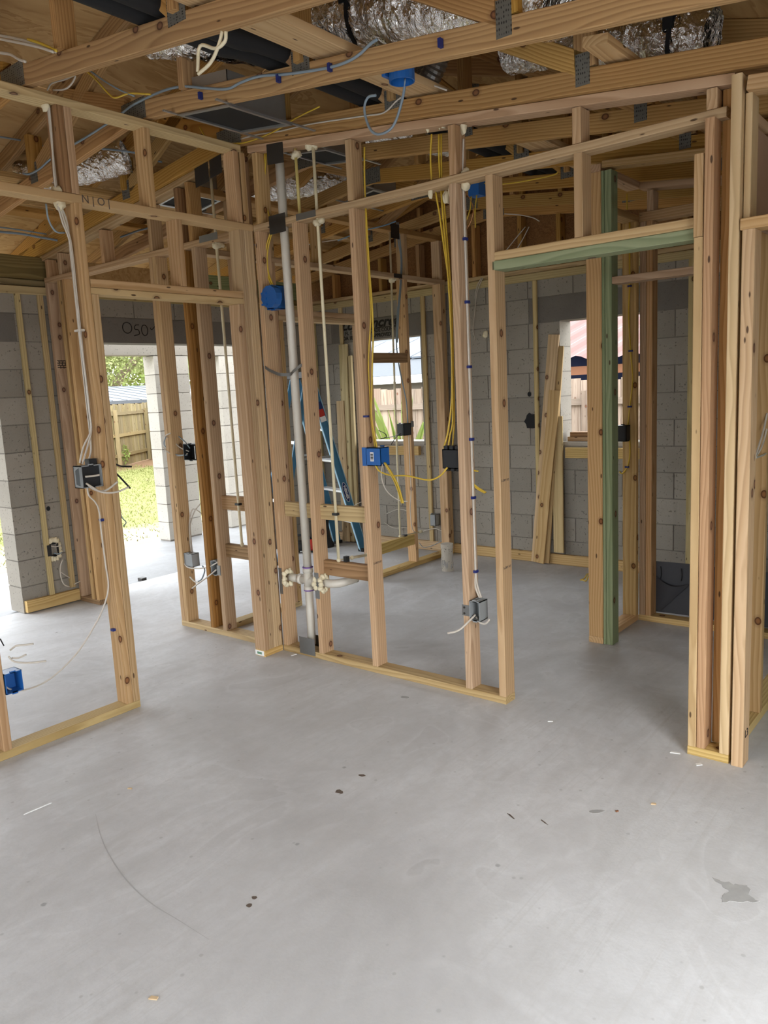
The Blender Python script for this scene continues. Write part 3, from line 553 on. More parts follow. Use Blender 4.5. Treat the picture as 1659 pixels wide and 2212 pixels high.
# ---------------------------------------------------------------- services: pipes, cables, boxes, ducts
CB = {
'lw1':[(-0.03,-1.142,2.877),(-0.03,-1.146,2.735),(-0.03,-1.154,2.576),(-0.03,-1.153,2.526)],
'lw2':[(-0.05,-1.119,2.887),(-0.05,-1.12,2.745),(-0.05,-1.131,2.584),(-0.05,-1.13,2.534)],
'lw3':[(-0.03,-1.153,2.456),(-0.03,-1.138,2.377),(-0.03,-1.111,2.278),(-0.03,-1.113,2.05),(-0.03,-1.108,1.795),(-0.03,-1.092,1.644),(-0.03,-1.088,1.512),(-0.03,-1.108,1.425),(-0.03,-1.155,1.351),(-0.03,-1.183,1.276)],
'lw4':[(-0.05,-1.134,2.462),(-0.05,-1.115,2.384),(-0.05,-1.088,2.284),(-0.05,-1.087,2.053),(-0.05,-1.084,1.797),(-0.05,-1.068,1.644),(-0.05,-1.062,1.511),(-0.05,-1.084,1.423),(-0.05,-1.132,1.327),(-0.05,-1.159,1.267)],
'lw5':[(-0.065,-1.119,2.467),(-0.065,-1.092,2.385),(-0.065,-1.067,2.267),(-0.065,-1.066,2.056),(-0.065,-1.063,1.798),(-0.065,-1.052,1.644),(-0.065,-1.043,1.51),(-0.065,-1.065,1.41),(-0.065,-1.099,1.323),(-0.065,-1.126,1.263)],
'ltoblue':[(-0.045,-1.15,1.161),(-0.045,-1.146,1.115),(-0.045,-1.116,1.077),(-0.045,-1.101,1.029),(-0.045,-1.101,0.925),(-0.045,-1.097,0.761),(-0.045,-1.094,0.654),(-0.045,-1.125,0.567),(-0.045,-1.188,0.477),(-0.045,-1.3,0.363),(-0.045,-1.438,0.285),(-0.045,-1.552,0.269),(-0.045,-1.624,0.291),(-0.045,-1.655,0.328),(-0.045,-1.656,0.372)],
'ltail1':[(0.0,-1.17,1.17),(0.02,-1.149,1.145),(0.06,-1.125,1.139),(0.09,-1.105,1.156),(0.12,-1.086,1.181)],
'ltail2':[(0.0,-1.179,1.179),(0.03,-1.165,1.159),(0.08,-1.15,1.137),(0.12,-1.102,1.132),(0.15,-1.049,1.151)],
'ltail3':[(0.0,-1.18,1.211),(0.01,-1.147,1.211),(0.03,-1.123,1.214)],
'ltail4':[(-0.1,-0.95,1.244),(-0.1,-0.92,1.231),(-0.1,-0.862,1.223)],
'ltail5':[(-0.1,-0.955,1.2),(-0.1,-0.927,1.168),(-0.1,-0.882,1.113)],
'lback':[(-0.09,-0.958,1.052),(-0.09,-0.955,0.98),(-0.09,-0.932,0.945),(-0.09,-0.951,0.927)],
'bt1':[(0.0,-1.628,0.488),(0.03,-1.613,0.508),(0.06,-1.586,0.51),(0.08,-1.56,0.51)],
'bt2':[(0.0,-1.624,0.45),(0.03,-1.609,0.451),(0.06,-1.589,0.466)],
'bt3':[(0.0,-1.639,0.462),(0.02,-1.627,0.438),(0.06,-1.586,0.426),(0.1,-1.521,0.422)],
'bdark':[(-0.06,-1.639,0.533),(-0.06,-1.627,0.497)],
'wallloop':[(-2.31,-0.122,0.366),(-2.31,-0.148,0.308),(-2.31,-0.153,0.235),(-2.31,-0.135,0.168),(-2.31,-0.092,0.136)],
'wallloop2':[(-2.31,-0.146,0.267),(-2.31,-0.118,0.239),(-2.31,-0.083,0.209)],
'wallloop3':[(-2.31,-0.051,0.149),(-2.31,-0.019,0.156),(-2.31,0.006,0.162)],
'wk1':[(-0.819,0.03,1.196),(-0.922,0.03,1.179),(-0.979,0.0,1.203),(-0.997,-0.03,1.242)],
'wk2':[(-0.802,0.03,1.211),(-0.898,0.03,1.238),(-0.971,0.03,1.287),(-0.969,-0.02,1.316),(-0.902,-0.03,1.335)],
'wk3':[(-0.79,0.03,1.233),(-0.833,0.03,1.272),(-0.897,0.03,1.309)],
'wk4':[(-0.812,0.02,1.188),(-0.932,0.02,1.189),(-1.027,0.02,1.235),(-0.997,-0.02,1.266),(-0.956,-0.03,1.31)],
'wg1':[(-0.901,0.05,0.523),(-0.904,0.05,0.61),(-0.893,0.05,0.722),(-0.861,0.05,0.804),(-0.824,0.05,0.822),(-0.749,0.05,0.795)],
'wg2':[(-0.899,0.06,0.522),(-0.907,0.06,0.608),(-0.899,0.06,0.705),(-0.84,0.06,0.804),(-0.741,0.06,0.881)],
'wg3':[(-0.949,0.01,0.459),(-0.903,0.01,0.425),(-0.802,0.01,0.426),(-0.677,0.01,0.449),(-0.577,0.01,0.491)],
'wg4':[(-0.753,0.02,0.448),(-0.732,0.02,0.419),(-0.77,0.02,0.357),(-0.813,0.02,0.333)],
'wg5':[(-0.58,0.0,0.446),(-0.672,0.0,0.389),(-0.777,-0.0,0.332),(-0.859,0.0,0.284)],
'wg6':[(-0.873,0.0,0.363),(-0.826,0.0,0.336),(-0.767,-0.0,0.334)],
'wy0':[(0.075,0.06,2.882),(0.049,0.06,2.741),(0.043,0.06,2.618),(0.062,0.06,2.54)],
'wy0b':[(0.086,0.06,2.88),(0.06,0.06,2.739),(0.058,0.06,2.615),(0.077,0.06,2.537)],
'wy1':[(0.091,0.05,2.459),(0.049,0.05,2.39),(0.033,0.05,2.316),(0.037,0.05,2.239),(0.058,0.05,2.18),(0.078,0.05,2.152)],
'wy1b':[(0.102,0.05,2.457),(0.064,0.05,2.387),(0.045,0.05,2.314),(0.048,0.05,2.237),(0.073,0.05,2.178),(0.097,0.05,2.15)],
'wy2':[(0.807,0.03,2.454),(0.803,0.03,2.298),(0.806,0.03,2.116),(0.806,0.03,1.932),(0.774,0.03,1.7),(0.773,0.03,1.533),(0.771,0.03,1.412),(0.78,0.03,1.315),(0.789,0.03,1.251)],
'wy2b':[(0.816,0.02,2.451),(0.817,0.02,2.295),(0.82,0.02,2.114),(0.825,0.02,1.999),(0.823,0.02,1.837),(0.806,0.02,1.674),(0.793,0.02,1.532),(0.785,0.02,1.412),(0.8,0.02,1.303),(0.81,0.02,1.252)],
'wy2u':[(0.802,0.05,2.75),(0.793,0.05,2.615),(0.791,0.05,2.505)],
'wy3':[(0.808,0.0,1.164),(0.837,0.0,1.128),(0.913,0.0,1.108),(1.019,0.0,1.109),(1.149,0.0,1.092),(1.22,0.0,1.115),(1.266,0.0,1.158)],
'wy4':[(0.885,-0.01,1.174),(0.946,-0.04,1.13),(1.003,-0.06,1.064),(1.046,-0.08,0.981)],
'wy4b':[(0.879,-0.01,1.174),(0.929,-0.03,1.129),(0.986,-0.05,1.057),(1.029,-0.07,0.979)],
'ww4':[(0.858,0.0,1.165),(0.847,-0.0,1.099),(0.861,0.02,1.023),(0.928,0.03,0.976),(0.981,0.04,0.97)],
'wd1':[(1.212,0.05,2.717),(1.201,0.05,2.617),(1.202,0.05,2.517)],
'wd2':[(1.253,0.05,2.707),(1.249,0.05,2.606),(1.25,0.05,2.516)],
'wd3':[(1.26,0.06,2.708),(1.255,0.06,2.607),(1.253,0.06,2.517)],
'wd4':[(1.223,0.05,2.457),(1.242,0.05,2.339),(1.261,0.05,2.189),(1.277,0.05,2.059),(1.284,0.05,1.844),(1.275,0.05,1.514),(1.245,0.05,1.335),(1.214,0.05,1.248)],
'wd5':[(1.255,0.05,2.457),(1.26,0.05,2.336),(1.273,0.05,2.145),(1.28,0.05,1.952),(1.282,0.05,1.735),(1.276,0.05,1.402),(1.255,0.05,1.312),(1.241,0.05,1.244)],
'wd6':[(1.259,0.06,2.458),(1.266,0.06,2.336),(1.277,0.06,2.145),(1.284,0.06,1.952),(1.283,0.06,1.735),(1.277,0.06,1.402),(1.268,0.06,1.311),(1.259,0.06,1.243)],
'wd7':[(1.36,0.07,1.139),(1.381,0.07,1.137),(1.399,0.07,1.135)],
'wd8':[(1.358,0.07,1.084),(1.389,0.07,1.058),(1.44,0.07,1.033)],
'wd9':[(1.358,0.07,1.082),(1.388,0.07,1.051),(1.433,0.07,1.03)],
'dw0':[(1.384,0.055,2.658),(1.378,0.055,2.58),(1.371,0.055,2.521)],
'dw1':[(1.368,0.055,2.445),(1.36,0.055,2.371),(1.341,0.055,2.302),(1.344,0.055,2.239),(1.35,0.055,2.134),(1.349,0.055,1.966),(1.357,0.055,1.837),(1.355,0.055,1.665),(1.351,0.055,1.49),(1.341,0.055,1.312),(1.344,0.055,1.176),(1.349,0.055,1.024),(1.351,0.055,0.855),(1.345,0.055,0.632),(1.37,0.055,0.563),(1.394,0.055,0.502)],
'dw2':[(1.372,0.06,2.445),(1.364,0.06,2.371),(1.346,0.06,2.302),(1.348,0.06,2.239),(1.357,0.06,2.134),(1.356,0.06,1.966),(1.361,0.06,1.837),(1.36,0.06,1.664),(1.355,0.06,1.489),(1.346,0.06,1.311),(1.351,0.06,1.176),(1.354,0.06,1.023),(1.355,0.06,0.855),(1.35,0.06,0.631),(1.38,0.06,0.563),(1.402,0.06,0.502)],
'dw3':[(1.389,0.02,0.425),(1.374,-0.03,0.396),(1.345,-0.07,0.362),(1.299,-0.1,0.348)],
'dw4':[(1.385,0.03,0.412),(1.406,0.03,0.387),(1.438,0.03,0.384),(1.463,0.03,0.41)],
'dcop':[(1.369,0.08,2.434),(1.393,0.08,2.399),(1.409,0.08,2.355),(1.397,0.08,2.306),(1.37,0.08,2.269)],
'pb1':[(-0.64,2.173,2.9),(-0.64,2.181,2.754),(-0.64,2.208,2.61),(-0.64,2.178,2.384),(-0.64,2.124,2.157),(-0.64,2.094,1.93),(-0.64,2.117,1.74),(-0.64,2.157,1.586),(-0.64,2.197,1.429),(-0.64,2.203,1.244)],
'pb2':[(-0.65,2.205,2.905),(-0.65,2.219,2.76),(-0.65,2.232,2.595),(-0.65,2.204,2.387),(-0.65,2.155,2.159),(-0.65,2.119,1.931)],
'pw1':[(-0.62,2.183,1.154),(-0.62,2.18,1.016),(-0.62,2.18,0.836),(-0.62,2.181,0.675),(-0.62,2.157,0.516),(-0.62,2.171,0.351),(-0.62,2.215,0.302)],
'pt1':[(-0.6,2.049,1.176),(-0.55,1.914,1.155),(-0.5,1.786,1.109)],
'pt2':[(-0.6,2.036,1.181),(-0.55,1.884,1.165),(-0.5,1.701,1.172)],
'pt3':[(-0.6,1.757,1.224),(-0.5,1.715,1.2),(-0.5,1.725,1.17),(-0.5,1.654,1.165)],
'bw1':[(-1.382,2.8,0.768),(-1.336,2.8,0.563),(-1.254,2.8,0.475),(-1.141,2.8,0.458)],
'bwfloor':[(-1.461,2.82,0.236),(-1.345,2.82,0.188),(-1.171,2.82,0.201),(-1.06,2.82,0.163),(-0.931,2.82,0.196),(-0.837,2.82,0.216),(-0.742,2.82,0.197)],
'bwfloor2':[(-1.03,2.81,0.066),(-0.976,2.81,0.025),(-0.865,2.81,0.053),(-0.728,2.81,0.124),(-0.648,2.81,0.152)],
'bw3':[(-1.409,2.8,0.327),(-1.26,2.8,0.382),(-1.146,2.8,0.375)],
'bwv':[(-0.23,2.82,2.456),(-0.27,2.82,2.392),(-0.301,2.82,2.31),(-0.332,2.82,2.116),(-0.345,2.82,2.018),(-0.324,2.82,1.937)],
'bwv2':[(-0.244,2.82,2.458),(-0.293,2.82,2.387),(-0.316,2.82,2.292)],
'bwv3':[(0.007,2.82,2.652),(0.079,2.82,2.716),(0.189,2.82,2.808)],
'bwv4':[(0.113,2.82,2.655),(0.166,2.82,2.721),(0.223,2.82,2.803)],
'qy':[(1.538,1.62,2.627),(1.538,1.62,2.535)],
'qy2':[(1.554,1.6,2.463),(1.554,1.6,2.25),(1.554,1.6,2.088),(1.548,1.6,1.925),(1.56,1.6,1.703),(1.572,1.6,1.535),(1.554,1.6,1.366),(1.542,1.6,1.255)],
'qy3':[(1.554,1.6,1.165),(1.554,1.6,1.064),(1.536,1.6,0.991),(1.506,1.6,0.955),(1.488,1.6,0.966)],
'qyt':[(1.044,2.114,0.12),(1.038,2.033,0.12),(1.032,1.983,0.12)],
'qyt2':[(1.073,2.051,0.12),(1.078,1.977,0.12),(1.032,1.999,0.12)],
'rw1':[(2.6,0.256,1.196),(2.6,0.369,1.237),(2.6,0.439,1.3),(2.6,0.464,1.357)],
'rw2':[(2.6,0.255,1.2),(2.6,0.411,1.2),(2.6,0.48,1.208),(2.6,0.584,1.218)],
'rw3':[(2.6,0.256,1.198),(2.6,0.33,1.25),(2.6,0.399,1.312),(2.6,0.446,1.377)],
'cg':[(-1.247,-0.65,2.917),(-1.183,-0.65,2.901),(-1.058,-0.65,2.904),(-0.868,-0.65,2.939),(-0.573,-0.65,2.958),(-0.323,-0.65,2.981),(-0.214,-0.65,2.995),(-0.089,-0.65,3.012),(0.142,-0.65,3.012),(0.301,-0.65,2.991),(0.448,-0.65,2.946),(0.605,-0.65,2.901),(0.698,-0.65,2.903),(0.817,-0.65,2.896),(0.983,-0.65,2.86),(1.19,-0.65,2.824),(1.301,-0.65,2.815),(1.373,-0.65,2.823),(1.432,-0.65,2.844),(1.467,-0.65,2.85)],
'cg2':[(-1.162,-0.82,3.07),(-1.27,-0.6,3.113),(-1.194,-0.5,3.082),(-0.966,-0.35,3.056),(-0.769,-0.2,3.016),(-0.868,0.0,3.034),(-0.843,0.05,3.024)],
'cw':[(-0.014,-0.03,2.957),(0.136,-0.03,2.947),(0.297,-0.03,2.926),(0.484,-0.03,2.912),(0.676,-0.03,2.888),(0.886,-0.03,2.859),(1.0,-0.03,2.846),(1.086,-0.03,2.882),(1.195,-0.03,2.904),(1.272,-0.03,2.895),(1.359,-0.03,2.851)],
'cy':[(-0.336,-0.05,3.094),(-0.283,-0.05,3.022),(-0.186,-0.05,2.973),(-0.032,-0.05,2.933),(0.081,-0.05,2.92),(0.265,-0.05,2.925),(0.441,-0.05,2.952),(0.606,-0.05,2.966)],
'cyl':[(-0.083,-0.9,3.095),(-0.024,-0.9,3.049),(0.076,-0.9,2.956),(0.127,-0.9,2.927),(0.236,-0.9,2.917),(0.388,-0.9,2.874)],
'cbl':[(-0.055,-0.9,3.091),(0.049,-0.9,3.019),(0.168,-0.9,2.948),(0.269,-0.9,2.897)],
'cr1':[(-0.128,-1.3,3.153),(0.024,-1.3,3.094),(0.203,-1.3,3.018),(0.336,-1.3,2.95)],
'cr2':[(-0.093,-1.32,3.123),(0.058,-1.32,3.064),(0.236,-1.32,2.993),(0.352,-1.32,2.94)],
'cr3':[(0.153,-1.31,3.048),(0.256,-1.31,3.0),(0.36,-1.31,2.944)],
'cr4':[(-0.049,-1.35,3.045),(0.065,-1.35,3.005),(0.134,-1.35,2.966),(0.187,-1.35,2.942)],
'cwl':[(-0.103,-1.1,2.97),(-0.058,-1.1,2.987),(0.051,-1.1,2.974),(0.135,-1.1,2.968),(0.103,-1.1,2.944),(0.043,-1.1,2.936),(-0.053,-1.1,2.957)],
'cblk':[(1.323,-1.27,2.737),(1.313,-1.27,2.709),(1.264,-1.27,2.702),(1.187,-1.27,2.732),(1.164,-1.27,2.657)],
'cblk2':[(1.305,-1.27,2.743),(1.282,-1.27,2.707),(1.235,-1.27,2.667),(1.166,-1.27,2.649)],
'bluetail':[(1.478,-0.5,2.747),(1.468,-0.5,2.699),(1.442,-0.5,2.637),(1.411,-0.5,2.592),(1.374,-0.5,2.575),(1.326,-0.5,2.577),(1.291,-0.5,2.603),(1.269,-0.5,2.653),(1.265,-0.5,2.698),(1.287,-0.5,2.728),(1.328,-0.5,2.725)],
'ccy':[(0.524,1.19,2.812),(0.61,1.19,2.776),(0.712,1.19,2.77),(0.762,1.19,2.774),(0.844,1.19,2.75),(0.972,1.19,2.73),(1.126,1.19,2.721),(1.26,1.19,2.72),(1.289,1.19,2.729)],
'ccw':[(0.239,2.4,2.845),(0.36,2.4,2.817),(0.478,2.4,2.777),(0.535,2.4,2.741)],
'cbu':[(-0.964,1.8,2.762),(-0.713,1.8,2.794),(-0.477,1.8,2.801),(-0.363,1.8,2.813)],
'cbu2':[(-1.331,1.8,2.78),(-1.117,1.8,2.778),(-0.863,1.8,2.764)],
'cleft':[(-2.05,-0.458,2.738),(-2.05,-0.288,2.743),(-2.05,-0.105,2.733),(-2.05,0.073,2.736),(-2.05,0.382,2.811)],
'cleft2':[(-2.05,-0.455,2.769),(-2.05,-0.285,2.768),(-2.05,-0.101,2.762)],
'clb':[(-0.12,-1.158,2.471),(-0.12,-1.154,2.401),(-0.12,-1.125,2.353),(-0.12,-1.08,2.352)],
'cl3':[(-1.7,0.269,2.73),(-1.7,0.472,2.809),(-1.7,0.68,2.852),(-1.7,0.933,2.778),(-1.7,1.31,2.801),(-1.7,1.617,2.815)],
'vent':[(0.203,0.045,2.923),(0.206,0.045,2.804),(0.2,0.045,2.49),(0.203,0.045,2.142),(0.211,0.045,1.526),(0.213,0.045,0.938),(0.22,0.045,0.467),(0.204,0.045,0.08)],
}
def clampy(k, lim, zmin=0):
    CB[k] = [(x, min(y, lim) if z > zmin else y, z) for x, y, z in CB[k]]
for k in ('dw0', 'dw1', 'dw2'): CB[k] = [(max(x, 1.374 if z > .6 else x), y, z) for x, y, z in CB[k]]
for k in ('lw1', 'lw2'): clampy(k, -1.137)
for k, l in (('lw3', -1.105), ('lw4', -1.094), ('lw5', -1.094)): clampy(k, l)
clampy('ltoblue', -1.093, .45)
NMR = .0042
def cab(k, lab, mat, r=NMR, group=None, cat='cable', nm='cable'):
    o = cable(nm, CB[k], r, M[mat]); return tag(o, lab, cat, group)
def tail(k, parent, mat, r=.0048, nm='wire_tail'): return cable(nm, CB[k], r, M[mat], parent)
def shell(x0, x1, y0, y1, z0, z1, face, t=.004):
    """open box: five thin walls, open on face ('+x','-y',...)"""
    m = MB(); ax = 'xyz'.index(face[1]); sg = face[0]; lo = [x0, y0, z0]; hi = [x1, y1, z1]
    for a in range(3):
        for s in (0, 1):
            if a == ax and (s == 1) == (sg == '+'): continue
            l, h = lo[:], hi[:]
            if s == 0: h[a] = lo[a]+t
            else: l[a] = hi[a]-t
            m.box(l[0], h[0], l[1], h[1], l[2], h[2])
    return m
def ebox(x0, x1, y0, y1, z0, z1, face, mat, lab, ears=True, name='outlet_box'):
    t = thing(name, ((x0+x1)/2, (y0+y1)/2, z0), lab, 'electrical box', 'electrical boxes')
    shell(x0, x1, y0, y1, z0, z1, face).build('box_shell', M[mat], t)
    if ears:
        ax = 'xyz'.index(face[1])
        for zz in (z0-.006, z1-.004):
            if ax == 0: e = x1 if face[0] == '+' else x0; MB().box(e-.008, e, (y0+y1)/2-.012, (y0+y1)/2+.012, zz, zz+.01).build('screw_ear', M[mat], t)
            else: e = y1 if face[0] == '+' else y0; MB().box((x0+x1)/2-.012, (x0+x1)/2+.012, e, e+.008, zz, zz+.01).build('screw_ear', M[mat], t)
    return t
# --- left partition: grey switch box, its cables, blue box at the floor
b1 = ebox(-.075, -.004, -1.195, -1.088, 1.155, 1.262, '+x', 'box_grey', 'grey switch box full of white wire tails on the left door stud')
MB().box(-.072, -.02, -1.19, -1.093, 1.16, 1.257).build('dark_interior', M['box_black'], b1)
MB().add([(-.02, -1.197, 1.165), (-.02, -1.197, 1.255), (-.01, -1.222, 1.243), (-.01, -1.222, 1.177)], [(0, 1, 2, 3), (3, 2, 1, 0)]).build('side_flange', M['box_grey'], b1)
MB().box(-.06, -.02, -1.14, -1.1, 1.262, 1.29).build('cable_clamp', M['box_black'], b1)
for k, m_ in (('ltail1', 'nm_white'), ('ltail2', 'nm_white'), ('ltail3', 'nm_white'), ('ltail4', 'nm_black'), ('ltail5', 'nm_black')): tail(k, b1, m_)
for k, q in (('lw1', 'left'), ('lw2', 'right')): cab(k, q+' one of two white cables dropping between the two upper plates of the left partition', 'nm_white', .005, 'cables in the left partition above the middle plate')
for k, q in (('lw3', 'left'), ('lw4', 'middle'), ('lw5', 'right')):
    o = cab(k, q+' one of three white cables running down the left door stud', 'nm_white', .0045, 'cables down the left door stud')
MB().box(-.075, -.02, -1.112, -1.09, 1.89, 1.9).build('staple', M['nm_white'], o)
for c_, r_ in (((-.045, -1.14, 2.515), (.03, .03, .022)), ((-.045, -1.135, 2.458), (.025, .025, .03)), ((-.045, -1.15, 2.872), (.025, .018, .02))): MB().ball(c_, r_, 8, 5, .25).build('foam_seal', M['foam'], o, smooth=True)
o = cab('ltoblue', 'white cable sagging across the floor gap from the switch box to the low blue box', 'nm_white', .0042)
for z, y in ((.98, -1.1), (.42, -1.1)): MB().box(-.056, -.034, y-.002, y+.016, z, z+.012).build('staple', M['staple'], o)
cab('lback', 'thin grey wire hanging free behind the left door stud', 'nm_grey', .003)
bb = ebox(-.07, .0, -1.668, -1.59, .29, .385, '+x', 'box_blue', 'blue outlet box with three white tails at the left edge')
for k in ('bt1', 'bt2', 'bt3'): tail(k, bb, 'nm_white', .0045)
tail('bdark', bb, 'nm_black', .003)
# --- left block wall box in foam
b2 = ebox(-2.40, -2.335, -.195, -.13, .40, .495, '+x', 'box_black', 'black outlet box foamed into the left block wall')
m = MB()
for k in range(16):
    a = 2*math.pi*k/16; m.ball((-2.352, -.162+.052*math.cos(a), .448+.075*math.sin(a)), (.012, .016+random.random()*.008, .018+random.random()*.01), 7, 5, .3)
m.build('foam_ring', M['foam'], b2, smooth=True)
MB().box(-2.338, -2.33, -.222, -.192, .405, .49).build('bracket', M['box_black'], b2)
MB().tube(smooth_path([(-2.34, -.19, .48), (-2.30, -.17, .475), (-2.30, -.13, .478)], 4), .004, 6).build('wire_tail', M['nm_white'], b2); MB().tube(smooth_path([(-2.34, -.17, .42), (-2.30, -.15, .415), (-2.30, -.125, .425)], 4), .004, 6).build('wire_tail', M['nm_grey'], b2)
cab('wallloop', 'white cable looping down the block wall below the black box', 'nm_white', .005); cab('wallloop2', 'short white cable end crossing towards the yellow furring strip', 'nm_white', .004); cab('wallloop3', 'white cable end behind the corner stud at the base of the block wall', 'nm_white', .004)
# --- left end of the middle partition
b3 = ebox(-.835, -.697, .01, .075, 1.155, 1.262, '-y', 'box_black', 'black switch box with looping grey and white wires on the dark stud')
MB().box(-.70, -.692, -.004, .03, 1.165, 1.25).build('bracket', M['plate'], b3)
for k, m_ in (('wk1', 'nm_white'), ('wk2', 'nm_white'), ('wk3', 'nm_grey'), ('wk4', 'nm_grey')): tail(k, b3, m_, .004)
b4 = ebox(-.932, -.845, .01, .07, .43, .52, '-y', 'box_grey', 'grey outlet box facing away on the doubled stud near the patio opening'); MB().box(-.93, -.848, .012, .02, .432, .518).build('back_plate', M['box_grey'], b4)
tail('wg4', b4, 'nm_grey'); tail('wg3', b4, 'nm_white')
b5 = ebox(-.645, -.57, .005, .07, .405, .497, '-y', 'box_grey', 'grey outlet box with its bracket on the stud left of the corner'); MB().box(-.572, -.54, -.004, 0, .41, .475).build('bracket', M['plate'], b5)
tail('wg5', b5, 'nm_white'); tail('wg6', b5, 'nm_white')
for k, q in (('wg1', 'left'), ('wg2', 'right')): cab(k, q+' of two white cables coming down to the grey outlet box by the patio', 'nm_white', .0042, 'cables above the grey patio-side box')
# --- middle partition boxes
b6 = ebox(.049, .135, .02, .085, 2.03, 2.16, '-y', 'box_blue', 'round-backed blue ceiling box on the corner stud behind the white pipe')
m = MB(); m.tube([(.115, .02, 2.095), (.115, -.025, 2.095)], .062, 12); m.build('round_back', M['box_blue'], b6)
for zz in (2.05, 2.08, 2.11): MB().box(.06, .10, -.032, -.02, zz, zz+.012).build('rib', M['box_blue'], b6)
for k, q in (('wy0', 'left'), ('wy0b', 'right')): cab(k, q+' one of two yellow cables beside the corner stud above the middle plate', 'nm_yellow', .0045, 'yellow cables at the upper corner')
for k, q in (('wy1', 'left'), ('wy1b', 'right')): cab(k, q+' one of two yellow cables dropping into the round-backed blue box', 'nm_yellow', .0045, 'yellow cables into the round-backed box')
b7 = ebox(.755, .85, -.004, .07, 1.155, 1.252, '+y', 'box_blue', 'blue two-gang box with a barcode sticker on the middle stud')
MB().box(.728, .758, -.008, -.002, 1.155, 1.252).build('side_flange', M['box_blue'], b7); MB().box(.755, .85, -.008, -.0045, 1.16, 1.247).build('face', M['box_blue'], b7)
s_ = MB().box(.785, .808, -.0095, -.0082, 1.18, 1.228).build('sticker', M['white'], b7)
for q in range(7): MB().box(.788, .805, -.0105, -.0096, 1.186+q*.0053, 1.1885+q*.0053+.001*(q % 3)).build('barcode_bar', M['ink'], s_)
for k in ('wy4', 'wy4b'): tail(k, b7, 'nm_yellow', .0045)
tail('ww4', b7, 'nm_white', .003)
for k, q in (('wy2', 'left'), ('wy2b', 'right')): o = cab(k, q+' of two yellow cables running down to the blue two-gang box', 'nm_yellow', .0045, 'yellow cables down the middle stud')
MB().box(.745, .775, -.004, .012, 1.41, 1.42).build('staple', M['staple'], o)
cab('wy2u', 'yellow cable between the upper plates beside the middle stud', 'nm_yellow', .0045)
cab('wy3', 'yellow cable sagging from the blue two-gang box to the black three-gang box', 'nm_yellow', .0045)
b8 = ebox(1.225, 1.329, .02, .085, 1.15, 1.245, '+y', 'box_black', 'black three-gang box fed by yellow cables beside the outlet stud')
for q in range(3): MB().box(1.235+q*.033, 1.255+q*.033, .02, .06, 1.245, 1.262).build('clamp', M['box_black'], b8); MB().box(1.24+q*.033, 1.258+q*.033, .02, .06, 1.138, 1.15).build('clamp', M['box_black'], b8)
for k, q in (('wd1', 'left'), ('wd2', 'middle'), ('wd3', 'right')): o = cab(k, q+' one of three yellow cables between the upper plates left of the outlet stud', 'nm_yellow', .0045, 'yellow cables between the plates')
for k, q in (('wd4', 'left'), ('wd5', 'middle'), ('wd6', 'right')): o = cab(k, q+' one of three yellow cables running down into the black three-gang box', 'nm_yellow', .0045, 'yellow cables into the three-gang box')
m = MB()
for q in range(9): m.ball((1.22+random.uniform(-.02, .1), .045+random.uniform(-.02, .02), random.choice((2.455, 2.44, 2.42, 2.75, 2.72, 2.68))), (.012, .012, .028), 7, 5, .3)
m.build('foam_drip', M['foam'], o, smooth=True)
for k in ('wd7', 'wd8', 'wd9'): tail(k, b8, 'nm_yellow', .0042)
# outlet stud: white pair, blue staples and the grey box
cab('dw0', 'white cable above the middle plate on the outlet stud', 'nm_white', .0042)
for k, q in (('dw1', 'left'), ('dw2', 'right')): o = cab(k, q+' one of two white cables stapled down the outlet stud to the grey box', 'nm_white', .0052, 'cable pair down the outlet stud')
for z in (2.215, 1.93, 1.63, 1.285, 1.0, .63): MB().box(1.368, 1.3835, .044, .069, z, z+.013).build('staple', M['staple'], o)
for c_, r_ in (((1.392, .05, 2.715), (.02, .02, .04)), ((1.39, .05, 2.455), (.02, .02, .025)), ((1.392, .05, 2.515), (.02, .018, .016))): MB().ball(c_, r_, 8, 6, .3).build('foam_seal', M['foam'], o, smooth=True)
cab('dcop', 'thin bare copper wire curling beside the outlet stud below the middle plate', 'copper', .002)
b9 = ebox(1.37, 1.43, -.004, .068, .40, .50, '-y', 'box_grey', 'grey outlet box with two white tails low on the outlet stud')
MB().box(1.326, 1.37, -.004, -.001, .42, .475).build('bracket', M['plate'], b9)
for z in (.432, .462): MB().tube([(1.34, -.0045, z), (1.34, -.006, z)], .006, 8).build('screw', M['darksteel'], b9)
for q in (0, 1): MB().box(1.385+q*.02, 1.39+q*.02, -.002, .06, .501, .506).build('rib', M['box_grey'], b9)
for k in ('dw3', 'dw4'): tail(k, b9, 'nm_white', .0055)
# --- rear partition
b10 = ebox(-.69, -.615, 2.11, 2.214, 1.155, 1.255, '-x', 'box_black', 'black switch box on the rear partition stud in front of the window')
MB().box(-.616, -.612, 2.214, 2.25, 1.22, 1.27).build('bracket', M['plate'], b10)
for k, m_ in (('pt1', 'nm_black'), ('pt2', 'nm_grey'), ('pt3', 'nm_black')): tail(k, b10, m_, .003)
for k, q in (('pb1', 'longer'), ('pb2', 'shorter')): cab(k, q+' grey-blue cable running down the rear partition stud past the block', 'nm_grey', .0055, 'grey-blue cables on the rear partition')
cab('pw1', 'white cable stapled below the black switch box on the rear partition stud', 'nm_white', .004)
cab('bwfloor', 'white cable strung low along the back block wall', 'nm_white', .004); cab('bwfloor2', 'dark wire drooping near the foot of the back wall', 'nm_grey', .003); cab('bw3', 'short white cable end curling in front of the back wall blocks', 'nm_white', .004)
o = cab('bwv', 'white cable hanging down the back block wall behind the outlet stud', 'nm_white', .004); m = MB(); m.ball((-.225, 2.83, 1.98), (.03, .012, .03), 8, 5, .3); m.build('foam_blob', M['foam'], o, smooth=True)
cab('bwv2', 'short white cable over the top of the back wall', 'nm_white', .004)
